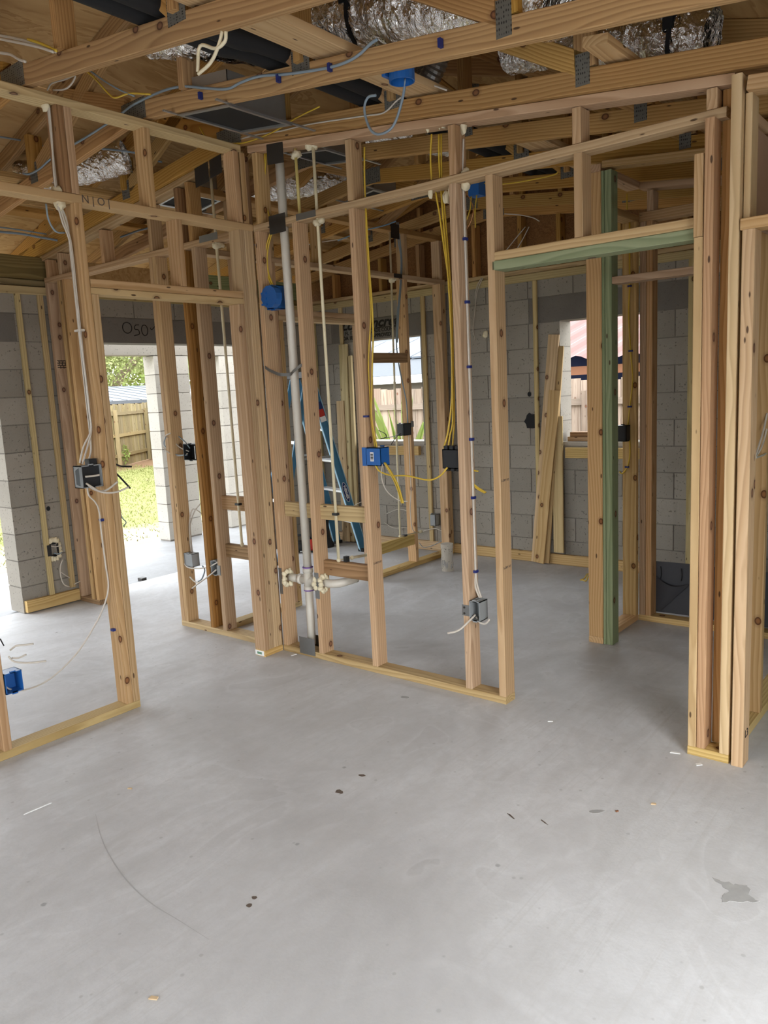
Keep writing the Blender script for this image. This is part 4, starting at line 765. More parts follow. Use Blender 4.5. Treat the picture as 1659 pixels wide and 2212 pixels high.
for k, q in (('bwv3', 'left'), ('bwv4', 'right')): cab(k, q+' white cable slanting across the strand board above the header', 'nm_white', .004, 'white cables on the strand board')
b13 = ebox(-1.70, -1.63, 2.775, 2.827, .40, .49, '-y', 'box_blue', 'small blue outlet box on the short furring strip below the left window'); MB().tube(smooth_path([(-1.67, 2.79, .45), (-1.70, 2.72, .43), (-1.76, 2.70, .40)], 4), .004, 6).build('wire_tail', M['nm_white'], b13)
b14 = ebox(-.86, -.80, 2.775, 2.849, .25, .36, '-x', 'box_grey', 'small grey outlet box low on the back wall beside the rear partition stud')
# --- small room
b11 = ebox(1.46, 1.555, 1.53, 1.591, 1.16, 1.258, '+y', 'box_black', 'black switch box with a yellow cable on the knotty stud behind the green post')
for k, l in (('qy', 'yellow cable between the plates above the knotty stud'), ('qy2', 'yellow cable stapled down the knotty stud to the black box'), ('qy3', 'yellow cable leaving the black box on the knotty stud downwards')):
    CB[k] = [(x, min(y, 1.585), z) for x, y, z in CB[k]]; o = cab(k, l, 'nm_yellow', .005)
    for p_ in CB[k][2:-1:2]: MB().box(p_[0]-.012, p_[0]+.012, p_[1]-.006, p_[1]+.007, p_[2], p_[2]+.01).build('staple', M['staple'], o)
CB['qyt'].insert(0, (1.545, 1.2, .045)); CB['qyt2'].insert(0, (1.545, 1.21, .045))
for k, q in (('qyt', 'upper'), ('qyt2', 'lower')): cab(k, q+' yellow cable end poking out low behind the plain stud of the short partition', 'nm_yellow', .005, 'yellow cable ends low down')
# --- right edge
for k, q in (('rw1', 'middle'), ('rw2', 'lowest'), ('rw3', 'upper')): cab(k, q+' white cable looping out of the right-hand partition stud', 'nm_white', .004, 'white cables at the right edge')
b12 = ebox(2.607, 2.68, .60, .66, .46, .57, '-y', 'box_grey', 'pale grey outlet box on the green board at the right edge')
# --- vent stack, tee and trap arm
vp = thing('vent_pipe', (.205, .045, 0), 'tall white vent pipe with a tee standing in the middle partition', 'pipe')
MB().tube([(.206, .045, .062), (.212, .045, .40)], .0245, 16).build('lower_pipe', M['plastic_white'], vp, smooth=True); MB().tube([(.212, .045, .53), (.203, .045, 2.3), (.2, .045, 2.9)], .0245, 16).build('upper_pipe', M['plastic_white'], vp, smooth=True)
m = MB(); m.tube([(.2125, .045, .395), (.2125, .045, .425)], .031, 16); m.tube([(.2125, .045, .42), (.2125, .045, .51)], .028, 16); m.tube([(.2125, .045, .505), (.2125, .045, .535)], .031, 16); m.tube([(.13, .045, .458), (.295, .045, .458)], .026, 14); m.tube([(.135, .045, .458), (.16, .045, .458)], .031, 14); m.tube([(.265, .045, .458), (.29, .045, .458)], .031, 14)
tee = m.build('tee_fitting', M['plastic_white'], vp, smooth=True)
for z in (.396, .534): MB().tube([(.2125, .045, z), (.2125, .045, z+.006)], .0318, 16).build('primer_ring', M['purple'], tee)
MB().tube([(.05, .045, .458), (.14, .045, .458)], .024, 14).build('side_pipe', M['plastic_white'], vp, smooth=True)
MB().tube(smooth_path([(.345, .045, .458), (.385, .046, .457), (.42, .06, .458), (.445, .10, .46), (.455, .2, .462)], 4), .024, 14).build('trap_arm', M['plastic_white'], vp, smooth=True)
m = MB()
for cx in (.052, .303, .350):
    for k in range(10):
        a = 2*math.pi*k/10; m.ball((cx+random.uniform(-.006, .012), .03+.034*math.cos(a), .458+.042*math.sin(a)), (.016, .016, .018), 7, 5, .3)
m.build('foam_ring', M['foam'], vp, smooth=True)
m = MB(); st = smooth_path([(.02, -.003, 1.71), (.06, -.003, 1.69), (.13, -.002, 1.665), (.18, .012, 1.66), (.206, .018, 1.662), (.235, .01, 1.675), (.30, -.003, 1.70), (.318, -.003, 1.705)], 5)
for a, b in zip(st[:-1], st[1:]): m.add([a+Vector((0, 0, -.009)), b+Vector((0, 0, -.009)), b+Vector((0, 0, .009)), a+Vector((0, 0, .009)), a+Vector((0, .0015, -.009)), b+Vector((0, .0015, -.009)), b+Vector((0, .0015, .009)), a+Vector((0, .0015, .009))], [(0, 1, 2, 3), (7, 6, 5, 4), (0, 4, 5, 1), (3, 2, 6, 7)])
m.build('hanger_strap', M['plate'], vp)
# dark nail guard plates
def guard(p, x0, x1, z0, z1, y=-.002, mat='darksteel', dz=0.):
    MB().add([(x0, y, z0), (x1, y, z0+dz), (x1, y, z1+dz), (x0, y, z1), (x0, y+.0015, z0), (x1, y+.0015, z0+dz), (x1, y+.0015, z1+dz), (x0, y+.0015, z1)], [(0, 1, 2, 3), (7, 6, 5, 4), (0, 4, 5, 1), (2, 6, 7, 3), (1, 5, 6, 2), (0, 3, 7, 4)]).build('nail_plate', M[mat], p)
guard(Wm, .148, .275, .012, .115, mat='plate'); guard(Wm, .135, .262, 2.427, 2.525); guard(Wm, .155, .28, 2.79, 2.895, dz=-.012)
guard(Wm, .165, .29, .002, .105, .091, 'darksteel')
guard(Wm, .345, .49, 2.466, 2.5, mat='plate'); guard(Wm, .308, .342, .37, .525, mat='plate'); guard(Wm, .009, .035, .36, .52, mat='plate')
guard(Wl, -.48, -.31, 2.475, 2.515, mat='plate')
for a, b, z in ((-.47, -.345, 2.85), (-.33, -.225, 2.875)): guard(Wl, a, b, z-.06, z+.05, dz=.014)
MB().box(-.6185, -.617, 2.075, 2.185, 2.45, 2.483).build('nail_plate', M['darksteel'], P); MB().box(-.6185, -.617, 2.06, 2.17, 2.76, 2.875).build('nail_plate', M['darksteel'], P)
# --- supply pipes
def supply(lab, pts, mat='cpvc', r=.0085, foam=(), clamps=(), ends=()):
    t = thing('supply_pipe', pts[0], lab, 'pipe', 'water supply pipes')
    MB().tube(pts, r, 10).build('pipe', M[mat], t, smooth=True)
    for e in pts[1:-1]: MB().ball(e, (r*1.5,)*3, 10, 8).build('elbow', M[mat], t, smooth=True)
    for e in ends: MB().tube(e, r*1.45, 10).build('cap', M[mat], t, smooth=True)
    for c in foam:
        m = MB()
        for k in range(6): m.ball((c[0]+random.uniform(-.018, .018), c[1]+random.uniform(-.02, .02), c[2]+random.uniform(-.014, .008)), (.02, .02, .016), 8, 5, .3)
        m.build('foam_seal', M['foam'], t, smooth=True)
    for c in clamps: MB().box(c[0]-.017, c[0]+.017, c[1]-.014, c[1]+.014, c[2]-.007, c[2]+.007).build('clamp', M['box_black'], t)
    return t
supply('cream supply pipe dropping to an elbow on the brown block between middle studs', [(.467, .035, 2.86), (.467, .035, 2.45), (.474, .035, .607), (.5, .12, .607), (.54, .24, .607)], foam=[(.467, .04, 2.45), (.46, .04, 2.835)], clamps=[(.473, .035, .872)], ends=[[(.53, .215, .607), (.545, .255, .607)]])
MB().box(.488, .512, .06, .085, .592, .625).build('clamp', M['box_black'], bpy.data.objects['supply_pipe'])
supply('yellow printed supply pipe between the plates beside the vent pipe', [(.325, .045, 2.86), (.33, .045, 2.505)], 'cpvc_y', foam=[(.325, .045, 2.82)])
supply('cream supply pipe behind the corner studs in the left end of the middle partition', [(-.365, .03, 2.87), (-.362, .03, 2.45), (-.345, .03, .63), (-.343, .03, .615)], foam=[(-.362, .04, 2.45)], clamps=[(-.35, .03, .885)])
supply('yellowish supply pipe in the rear partition in front of the window', [(-.66, 2.10, 2.83), (-.66, 2.07, 1.6), (-.645, 2.03, .30), (-.62, 2.30, .295)], 'cpvc', foam=[(-.66, 2.1, 2.44)], clamps=[(-.64, 2.09, .297)], ends=[[(-.624, 2.27, .295), (-.62, 2.31, .295)]])
# --- drain stub in the bathroom floor
dp = thing('drain_stub', (-.28, 2.2, 0), 'short capped white drain pipe stained with concrete on the floor', 'pipe')
MB().tube([(-.28, 2.2, .001), (-.28, 2.2, .215)], .05, 20).build('pipe', M['pvc_dirty'], dp); MB().tube([(-.28, 2.2, .2), (-.28, 2.2, .235)], .054, 20).build('cap', M['pvc_dirty'], dp)
m = MB()
for k in range(14): a = random.uniform(0, 6.28); m.ball((-.28+.049*math.cos(a), 2.2+.049*math.sin(a), random.uniform(.02, .13)), (.006, .006, .02+random.random()*.02), 6, 4, .4)
m.build('concrete_splash', M['stain'], dp)
# --- ceiling services
cab('cg', 'grey cable clipped along the second truss chord', 'nm_grey', .006)
for x in (.42, .93, 1.22, 1.75): MB().box(x-.006, x+.006, -.66, -.64, zc(x)+.03, zc(x)+.06).build('staple', M['staple'], bpy.data.objects['cable'])
cab('cg2', 'grey cable crossing behind the upper studs at the left edge', 'nm_grey', .006); o = cab('cw', 'white cable clipped along the chord above the middle partition', 'nm_white', .004)
cab('cy', 'yellow cable hanging under the metal register boot', 'nm_yellow', .004); cab('cyl', 'yellow cable end bent below the front truss', 'nm_yellow', .004); cab('cbl', 'grey cable end beside the bent yellow cable', 'nm_grey', .004)
for k, q in (('cr1', 'upper'), ('cr2', 'lower')): cab(k, q+' pale cable entering over the front truss at the left edge', 'nm_white', .006, 'cables at the upper left edge')
cab('cr3', 'yellow cable among the bundle at the upper left edge', 'nm_yellow', .006); cab('cr4', 'single white cable below the bundle at the upper left edge', 'nm_white', .006)
cab('cwl', 'white cable loop under the front truss', 'nm_white', .004); cab('cblk', 'cream cable folded over and hanging from the front truss', 'foam', .006); cab('cblk2', 'cream cable twisted round the folded one under the front truss', 'foam', .006)
cab('ccy', 'yellow cable strung along a chord behind the middle partition', 'nm_yellow', .004); cab('ccw', 'white cable along the chord near the gable', 'nm_white', .004); cab('cbu', 'grey-blue cable along a rear chord towards the rear partition', 'nm_blue', .005); cab('cbu2', 'pale cable along a rear chord left of the middle stud', 'nm_white', .004)
cab('cleft', 'dark blue cable bundle at the left edge over the block wall', 'nm_grey', .009); cab('cleft2', 'thin blue cable above the bundle at the left edge', 'nm_grey', .006); cab('clb', 'dark grey cable dropping behind the left door stud', 'nm_grey', .0045); cab('cl3', 'grey cables crossing behind the corner above the header', 'nm_grey', .007)
# round blue light box
t = thing('ceiling_box', (1.49, -.545, zc(1.49)), 'round blue ceiling light box with a looping grey cable on the second truss', 'electrical box')
c0 = Vector((1.495, -.545, zc(1.495)-.002)); m = MB(); n = 20; ro, ri = .05, .046; vs = []
for (r_, z_) in ((ro, .055), (ro, 0), (ri, 0), (ri, .05)):
    for k in range(n): a = 2*math.pi*k/n; vs.append((c0.x+r_*math.cos(a), c0.y+r_*math.sin(a), c0.z+z_-.02))
m.add(vs, [(j*n+k, j*n+(k+1) % n, (j+1)*n+(k+1) % n, (j+1)*n+k) for j in range(3) for k in range(n)]+[tuple(3*n+k for k in range(n)), tuple(reversed(range(n)))])
m.build('box_shell', M['box_blue'], t); cable('cable_tail', CB['bluetail'], .0055, M['nm_grey'], t); MB().box(c0.x-.055, c0.x-.04, -.6, -.545, c0.z, c0.z+.03).build('bracket', M['box_blue'], t)
o = tag(MB().box(.725, .80, 1.12, 1.199, 2.69, 2.78).build('junction_box', M['box_blue']), 'small blue junction box hung on a rear chord with yellow tails', 'electrical box')
cable('wire_tail', [(.74, 1.13, 2.69), (.73, 1.12, 2.6), (.67, 1.12, 2.5)], .0045, M['nm_yellow'], o); cable('wire_tail', [(.78, 1.13, 2.69), (.77, 1.12, 2.6), (.77, 1.12, 2.5)], .004, M['nm_yellow'], o)
# register boots with hanger rails
def boot(cx, cy, w, d, lab, sgn=-1, rails=True):
    t = thing('register_boot', (cx, cy, zc(cx)), lab, 'duct', 'metal register boots')
    s = (-.125 if cx > PK else .125); Z = lambda x: zc(cx)-.012+s*(x-cx)
    x0, x1, y0, y1 = cx-w/2, cx+w/2, cy-d/2, cy+d/2; f = .02
    def quad(a, b, c, e, h=.006, m=None):
        m = m or MB(); P4 = [(a, c), (b, c), (b, e), (a, e)]; m.add([(x, y, Z(x)) for x, y in P4]+[(x, y, Z(x)+h) for x, y in P4], [(3, 2, 1, 0), (4, 5, 6, 7), (0, 1, 5, 4), (1, 2, 6, 5), (2, 3, 7, 6), (3, 0, 4, 7)]); return m
    m = MB(); quad(x0, x1, y0, y0+f, m=m); quad(x0, x1, y1-f, y1, m=m); quad(x0, x0+f, y0+f, y1-f, m=m); quad(x1-f, x1, y0+f, y1-f, m=m); m.build('flange', M['steel'], t)
    m = MB(); H = .16
    for a, b, c, e in ((x0+f, x1-f, y0+f, y0+f+.003), (x0+f, x1-f, y1-f-.003, y1-f), (x0+f, x0+f+.003, y0+f, y1-f), (x1-f-.003, x1-f, y0+f, y1-f)): quad(a, b, c, e, H, m)
    m.build('boot_side', M['steel'], t)
    m = MB(); P4 = [(x0+f, y0+f), (x1-f, y0+f), (x1-f, y1-f), (x0+f, y1-f)]; m.add([(x, y, Z(x)+.009) for x, y in P4], [(0, 1, 2, 3)]); m.build('shade_sheet', M['black'], t)  # black sheet above the flange paints the shade inside the boot
    if rails:
        for xx in (x0-.012, x1-.002): beam('hanger_rail', (xx, y0-.07, Z(xx)+.01), (xx, y1+.16, Z(xx)+.01), .014, .006, M['steel'], t, ch=0)
boot(.40, -.43, .37, .40, 'metal register boot with a dark opening hung between the second and third trusses')
boot(.22, .40, .30, .32, 'metal register boot behind the top plate of the middle partition'); boot(-.92, .30, .26, .34, 'metal register boot left of the corner behind the left partition'); boot(-.3, 1.45, .28, .3, 'small metal register boot above the rear partition door')
# foil ducts
def duct(lab, pts, r, strap=None):
    t = thing('flex_duct', pts[0], lab, 'duct', 'foil insulated ducts'); path = smooth_path(pts, 26); rs = [r*(1+.03*math.sin(i_*.9)+random.uniform(-.02, .02)) for i_ in range(len(path))]
    m = MB().tube(path, rs, 44, False); m.v = [tuple(Vector(v)+Vector((random.uniform(-1, 1), random.uniform(-1, 1), random.uniform(-1, 1)))*r*.04) for v in m.v]; m.build('foil_jacket', M['foil'], t)
    if strap is not None:
        k = int(strap*len(path)); MB().tube(path[k:k+2], [r*1.07]*2, 28).build('strap', M['black'], t)
        p = path[k]; MB().box(p.x-.02, p.x+.02, p.y-r*1.08, p.y-r*1.08+.004, p.z, zr(p.x)+.05).build('strap_tail', M['black'], t)
duct('large crinkled foil duct lying on the second truss at the top', [(.72, -.33, 3.2), (1.0, -.33, 3.165), (1.4, -.31, 3.085), (1.75, -.3, 2.995), (2.05, -.3, 2.92)], .135, .35)
duct('foil duct bulging behind the third truss at the upper right', [(1.5, .30, 3.07), (1.7, .28, 3.03), (2.0, .3, 2.965), (2.4, .3, 2.86)], .1, .88)
duct('foil duct hanging behind the black tubes at the top left', [(.2, -.75, 3.22), (.45, -.55, 3.19), (.75, -.2, 3.15), (1.0, .1, 3.1)], .1)
duct('foil duct in the far left rafters with a black strap', [(-1.5, .35, 2.96), (-1.25, .75, 3.01), (-.95, 1.15, 3.07), (-.6, 1.55, 3.13)], .095, .5)
duct('small foil duct above the rear trusses', [(-.2, .9, 3.25), (.1, 1.2, 3.2), (.4, 1.5, 3.15)], .09)
duct('short foil duct at the left edge above the rafters', [(-1.5, -.55, 2.96), (-1.25, -.3, 3.0), (-1.0, -.1, 3.06)], .095)
# clear ribbed flex duct
t = thing('ribbed_duct', (1.3, .25, 3.0), 'ribbed bare metal flex duct hanging above the third truss', 'duct')
pth = smooth_path([(1.2, .2, 3.18), (1.15, .2, 3.08), (1.06, .22, 2.99), (.98, .3, 2.95)], 12); MB().tube(pth, [.05+.005*(k % 2) for k in range(len(pth))], 16).build('ribbed_hose', M['steel'], t)
# black insulated tubes running over the chords
for x, dz, lab in ((.83, .0, 'left of two black insulated tubes crossing over the truss chords'), (.93, .01, 'right of two black insulated tubes crossing over the truss chords')):
    o = MB().tube(smooth_path([(x, -2.4, zc(x)+.135+dz), (x, -1.25, zc(x)+.135+dz), (x+.02, -.9, zc(x)+.12+dz), (x+.03, -.64, zc(x)+.135+dz), (x, .6, zc(x)+.135+dz), (x-.05, 2.0, zc(x)+.14+dz)], 6), .042, 14).build('insulated_tube', M['black'], smooth=True); tag(o, lab, 'tube', 'black insulated tubes')
# ---------------------------------------------------------------- loose things in the building
def col3(v): return Vector(v)
# step ladder beyond the rear partition
ld = thing('step_ladder', (-1.75, 2.55, 0), 'blue fibreglass step ladder with aluminium treads behind the rear partition', 'ladder')
wd = Vector((.943, -.334, 0)); nn = Vector((.334, .943, 0)); fc = Vector((-1.74, 2.6, 0)); ac = Vector((-1.88, 2.21, 1.72)); rc = Vector((-2.05, 1.76, 0))
rails = {}
for s in (-1, 1):
    a, b = fc+wd*s*.27, ac+wd*s*.15; rails[s] = (a, b)
    rl = beam('front_rail', a, b, .024, .078, M['ladder_blue'], ld, up=nn); 
    for q in (-1, 1): beam('rail_edge', a+nn*q*.039+wd*s*.004, b+nn*q*.039+wd*s*.004, .026, .006, M['ladder_edge'], rl, up=nn, ch=0)
    a2, b2 = rc+wd*s*.25, ac+wd*s*.15-nn*.02; beam('rear_rail', a2, b2, .02, .05, M['ladder_blue'], ld, up=nn)
    MB().box(a.x-.03, a.x+.03, a.y-.045, a.y+.045, .001, .03).build('rubber_foot', M['black'], ld); MB().box(a2.x-.025, a2.x+.025, a2.y-.03, a2.y+.03, .001, .03).build('rubber_foot', M['black'], ld)
for z in (.3, .6, .9, 1.2, 1.48):
    f = z/1.72; pl = [rails[s][0].lerp(rails[s][1], f) for s in (-1, 1)]; beam('tread', pl[0], pl[1], .085, .022, M['alu'], ld, up=(0, 0, 1))
for z in (.55, 1.1): f = z/1.72; pl = [(rc+wd*s*.25).lerp(ac+wd*s*.15-nn*.02, f) for s in (-1, 1)]; beam('rear_brace', pl[0], pl[1], .02, .03, M['alu'], ld)
beam('top_cap', ac-wd*.2, ac+wd*.2, .13, .06, M['box_black'], ld)
for s in (-1, 1): beam('spreader', rails[s][0].lerp(rails[s][1], .55), (rc+wd*s*.25).lerp(ac+wd*s*.15, .55), .012, .02, M['steel'], ld)
a, b = rails[1]; dn = (a-b).normalized(); lo_ = b.lerp(a, .655)+wd*.0135; ym = wd.cross(dn)
Mx = frame(lo_, dn, ym); m = MB(); n = 20
for r1, r2, zz, mt in ((.098, .031, .0004, 'white'), (.093, .027, .0012, 'ladder_label')):
    if mt not in M: M[mt] = plain('navy_label', (.01, .03, .12), .5)
    vs = [Mx @ Vector((r1*math.cos(2*math.pi*k/n)*(1 if abs(math.cos(2*math.pi*k/n)) < .9 else 1.03), r2*math.sin(2*math.pi*k/n), zz)) for k in range(n)]; MB().add(vs, [tuple(range(n))]).build('maker_label', M[mt], ld)
text('lettering', 'WERNER', .034, frame(lo_+wd*.0018, dn, ym), M['white'], ld, bold=.001)
st = b.lerp(a, .2)+wd*.0135; Ms = frame(st, dn, ym)
for k, (c0, c1, mt) in enumerate(((-.09, -.02, 'ladder_label'), (-.02, .05, 'red'), (.05, .1, 'white'))): MB().add([Ms @ Vector(v) for v in ((c0, -.03, .0005), (c1, -.03, .0005), (c1, .03, .0005), (c0, .03, .0005))], [(0, 1, 2, 3)]).build('warning_sticker', M[mt], ld)
# tool on the floor and the black stand
t = thing('power_tool', (-1.98, 2.19, 0), 'black and red power tool lying on the floor behind the white vent pipe', 'tool')
m = MB(); m.tube([(-2.07, 2.12, .07), (-1.96, 2.2, .07)], .055, 14); m.build('tank', M['box_black'], t, smooth=True); m = MB(); m.tube([(-1.955, 2.205, .075), (-1.88, 2.26, .075)], .06, 14); m.build('motor', M['red'], t, smooth=True)
m = MB(); m.tube(smooth_path([(-2.06, 2.13, .12), (-2.04, 2.14, .17), (-1.95, 2.21, .17), (-1.92, 2.23, .13)], 4), .012, 8); m.build('handle', M['box_black'], t, smooth=True)
for c in ((-2.05, 2.14), (-1.9, 2.245)): MB().box(c[0]-.02, c[0]+.02, c[1]-.035, c[1]+.035, .001, .02).build('foot', M['black'], t)
m = MB(); prof = [(.001, .085), (.02, .085), (.1, .05), (.22, .04), (.34, .055), (.4, .06)]; m.tube([(-1.98, 2.50, z) for z, r in prof], [r for z, r in prof], 16)
tag(m.build('work_stand', M['box_black'], smooth=True), 'black waisted stand on the floor under the ladder', 'stand')
# boards leaning on the back wall
def lean(b0, t0, w, th, mat, lab, grp='boards leaning on the back wall'):
    b0, t0 = Vector(b0), Vector(t0); return tag(beam('leaning_board', b0, t0, w, th, M[mat], up=(0, -1, .1)), lab, 'board', grp)
lean((.283, 2.765, .012), (.438, 2.806, 1.475), .1, .019, 'pale', 'front knotty board leaning beside the right window, its foot on the floor')
lean((.255, 2.778, .012), (.428, 2.826, 1.925), .098, .018, 'pale', 'tallest board leaning beside the right window')
lean((.32, 2.790, .012), (.459, 2.838, 1.83), .098, .018, 'pale', 'second tallest board leaning beside the right window')
lean((.457, 2.80, .11), (.448, 2.825, 1.26), .092, .018, 'furr', 'upright board standing on the base strip right of the leaning boards', None)
lean((-1.885, 2.785, .012), (-1.878, 2.822, 2.015), .105, .03, 'furr', 'tall board leaning left of the left window'); lean((-1.93, 2.762, .012), (-1.935, 2.795, 1.457), .102, .019, 'pale', 'shorter board leaning in front of the tall one left of the left window'); lean((-1.80, 2.80, .012), (-1.80, 2.83, 1.9), .04, .03, 'furr', 'narrow strip leaning against the left window jamb')
# offcuts on the right window sill
tag(box('wood_offcut', .50, .95, 2.90, 2.99, 1.048, 1.084, M['stud']), 'lower timber offcut on the right window sill', 'offcut', 'offcuts on the sill'); tag(box('wood_offcut', .52, 1.02, 2.905, 2.985, 1.085, 1.122, M['stud_dark']), 'upper timber offcut on the right window sill', 'offcut', 'offcuts on the sill')
# dark shower liner behind the closet plate
m = MB(); nx, nz = 14, 8; vs = []
def lin(u, v, off):
    x = 1.66+.8*u; z = .04+.335*v; y = 1.735+.012*math.sin(u*7)+off; return (x, y, z)
vs = [lin(i_/nx, j/nz, 0) for j in range(nz+1) for i_ in range(nx+1)]+[lin(i_/nx, j/nz, .003) for j in range(nz+1) for i_ in range(nx+1)]; k0 = (nx+1)*(nz+1)
fs = [(j*(nx+1)+i_, j*(nx+1)+i_+1, (j+1)*(nx+1)+i_+1, (j+1)*(nx+1)+i_) for j in range(nz) for i_ in range(nx)]; m.add(vs, fs+[tuple(k0+q for q in reversed(f)) for f in fs])
t = tag(m.build('shower_liner', M['liner'], smooth=True, origin=(1.9, 1.735, .04)), 'dark grey shower pan liner turned up behind the closet plate', 'liner')
m = MB(); vs = []
for j in range(9):
    for i_ in range(13):
        u, v = i_/12, j/8; top = .29-.045*math.sin(u*math.pi)-.03*u; w = max(.02, 1-v*.85); vs.append((1.665+.23*u*w, 1.728-.022*math.sin(u*math.pi)*(1-v)-.004, top-(top-.05)*v))
m.add(vs, [(j*13+i_, j*13+i_+1, (j+1)*13+i_+1, (j+1)*13+i_) for j in range(8) for i_ in range(12)]); m.build('folded_flap', M['liner'], t, smooth=True)
for x in (1.70, 1.83): scribble([(x, 1.7315, .345), (x+.004, 1.7315, .30), (x, 1.7315, .265)], M['black'], t, .003, 'crease')
# floor marks and litter
def flat(name, pts, mat, lab, cat, z=.0012, grp=None):
    m = MB(); n = len(pts); m.add([(x, y, z) for x, y in pts]+[(x, y, 0.0002) for x, y in pts], [tuple(range(n)), tuple(reversed(range(n, 2*n)))]+[(i_, n+i_, n+(i_+1) % n, (i_+1) % n) for i_ in range(n)]); return tag(m.build(name, M[mat]), lab, cat, grp)
ptc = [(2.77, -.82), (2.81, -.82), (2.85, -.81), (2.87, -.80), (2.88, -.84), (2.91, -.86), (2.87, -.89), (2.83, -.92), (2.82, -.89), (2.83, -.86)]
jp = []
for i_ in range(len(ptc)):
    a, b = Vector(ptc[i_]), Vector(ptc[(i_+1) % len(ptc)])
    for q in range(4): jp.append(a.lerp(b, q/4)+Vector((random.uniform(-.006, .006), random.uniform(-.006, .006))))
flat('rough_patch', [tuple(p) for p in jp], 'stain', 'rough grey bird-shaped patch on the floor at lower right', 'stain')
def blob(x, y, r, s=1., a=0.): return [(x+r*(1+random.uniform(-.3, .3))*(math.cos(k*.7)*math.cos(a)*s-math.sin(k*.7)*math.sin(a)), y+r*(1+random.uniform(-.3, .3))*(math.cos(k*.7)*math.sin(a)*s+math.sin(k*.7)*math.cos(a))) for k in range(9)]
for x, y, r, s, a, lab in ((1.08, -.19, .012, 1.8, .3, 'small dark spot on the floor before the middle partition'), (1.44, -1.08, .013, 1.3, 0, 'black smudge in the middle of the floor'), (1.67, -1.75, .009, 1, 0, 'small black drop on the lower floor'), (1.655, -1.715, .007, 1.2, 0, 'smaller black drop beside the first one'), (2.32, -.66, .012, 2.2, .7, 'grey scuff on the floor towards the right'), (1.43, -.93, .008, 2, .3, 'dark speck above the black smudge'), (2.08, -.86, .003, 7, -.5, 'short black scuff line on the floor'), (2.20, -.83, .003, 7, -.5, 'second short black scuff line on the floor')):
    flat('floor_spot', blob(x, y, r, s, a), 'stain' if 'grey' in lab or 'dark spot' in lab else 'pencil', lab, 'stain')
def ribbon(name, pts, w, mat, parent, z=.0006):
    P2 = smooth_path([(x, y, z) for x, y in pts], 6); n = len(P2); vs = []
    for k, p in enumerate(P2):
        d = (P2[min(k+1, n-1)]-P2[max(k-1, 0)]).normalized(); q = Vector((-d.y, d.x, 0))*w*(.25+.75*math.sin(math.pi*(k+.5)/n)); vs += [p+q, p-q]
    return MB().add(vs, [(2*k, 2*k+1, 2*k+3, 2*k+2) for k in range(n-1)]).build(name, M[mat], parent)
FL = bpy.data.objects['floor']
ribbon('scuff_line', [(.77, -1.73), (.97, -1.82), (1.2, -1.89), (1.39, -1.92), (1.55, -1.92), (1.69, -1.92)], .0022, 'scuff', FL)
def chip(x, y, l, w, a, mat, lab):
    c, s = math.cos(a), math.sin(a); m = MB(); P4 = [(-l, -w), (l, -w*.6), (l*.9, w), (-l*.8, w*.8)]; q = [(x+u*c-v*s, y+u*s+v*c) for u, v in P4]; m.add([(u, v, .0005) for u, v in q]+[(u, v, .004) for u, v in q], [(3, 2, 1, 0), (4, 5, 6, 7), (0, 1, 5, 4), (1, 2, 6, 5), (2, 3, 7, 6), (3, 0, 4, 7)]); return tag(m.build('wood_chip', M[mat]), lab, 'debris')
chip(.54, -1.84, .055, .002, 1.5, 'white', 'thin pale strip lying on the floor at lower left'); chip(.71, -1.54, .009, .004, .3, 'chip', 'small wood chip on the floor below the left plate'); chip(2.47, -.5, .009, .006, .2, 'chip', 'light brown chip on the floor towards the right'); chip(2.38, -.62, .006, .004, 1, 'orange', 'tiny rust-coloured chip on the right part of the floor')
chip(2.40, -.06, .02, .008, .2, 'white', 'pale splinter beside the right corner post'); chip(2.51, -.11, .013, .009, .7, 'white', 'small pale crumbs in front of the right corner post'); chip(1.75, -2.15, .012, .006, .4, 'chip', 'wood chip near the bottom edge of the floor'); chip(.12, -.03, .02, .008, 1.2, 'white', 'pale crumbs at the foot of the corner studs'); chip(1.83, -.06, .012, .003, .5, 'white', 'thin white splinter on the floor in the second opening')
tag(MB().box(-2.53, -2.47, .66, .71, -.0115, .018).build('debris_lump', M['darksteel']), 'dark lump of rubbish at the edge of the patio slab', 'debris')
# stamps and pencil marks on the lumber
text('grade_stamp', 'N | O |', .05, frame((.0008, -.975, 2.487), (0, 1, 0), (0, 0, 1)), M['pencil'], L); text('pencil_mark', 'L3', .045, frame((2.6588, 0.0, .13), (0, 1, 0), (0, 0, 1)), M['ink'], Wr)
for q in range(3): text('grade_stamp', 'PHT', .035, frame((-2.2965, .02+q*.026, 1.86), (0, 0, -1), (0, 1, 0)), M['ink'], Wl, bold=.001)
for p_, x, y, z in ((Wm, 1.5625, .045, 1.1), (Wm, .754, .045, .62), (Wm, 1.5625, .045, .68)): text('grade_stamp', 'S-DRY HT', .016, frame((x, y, z), (0, 1, 0), (0, 0, 1)), M['pencil'], p_)
lb = MB().box(-.088, -.012, -.1478, -.1462, .004, .034).build('end_tag', M['white'], L); text('lettering', 'GROUND CONTACT', .0075, frame((-.05, -.1482, .019), (1, 0, 0), (0, 0, 1)), M['staple'], lb) if 0 else MB().box(-.07, -.03, -.1484, -.1479, .012, .026).build('print', M['greenply'], lb)

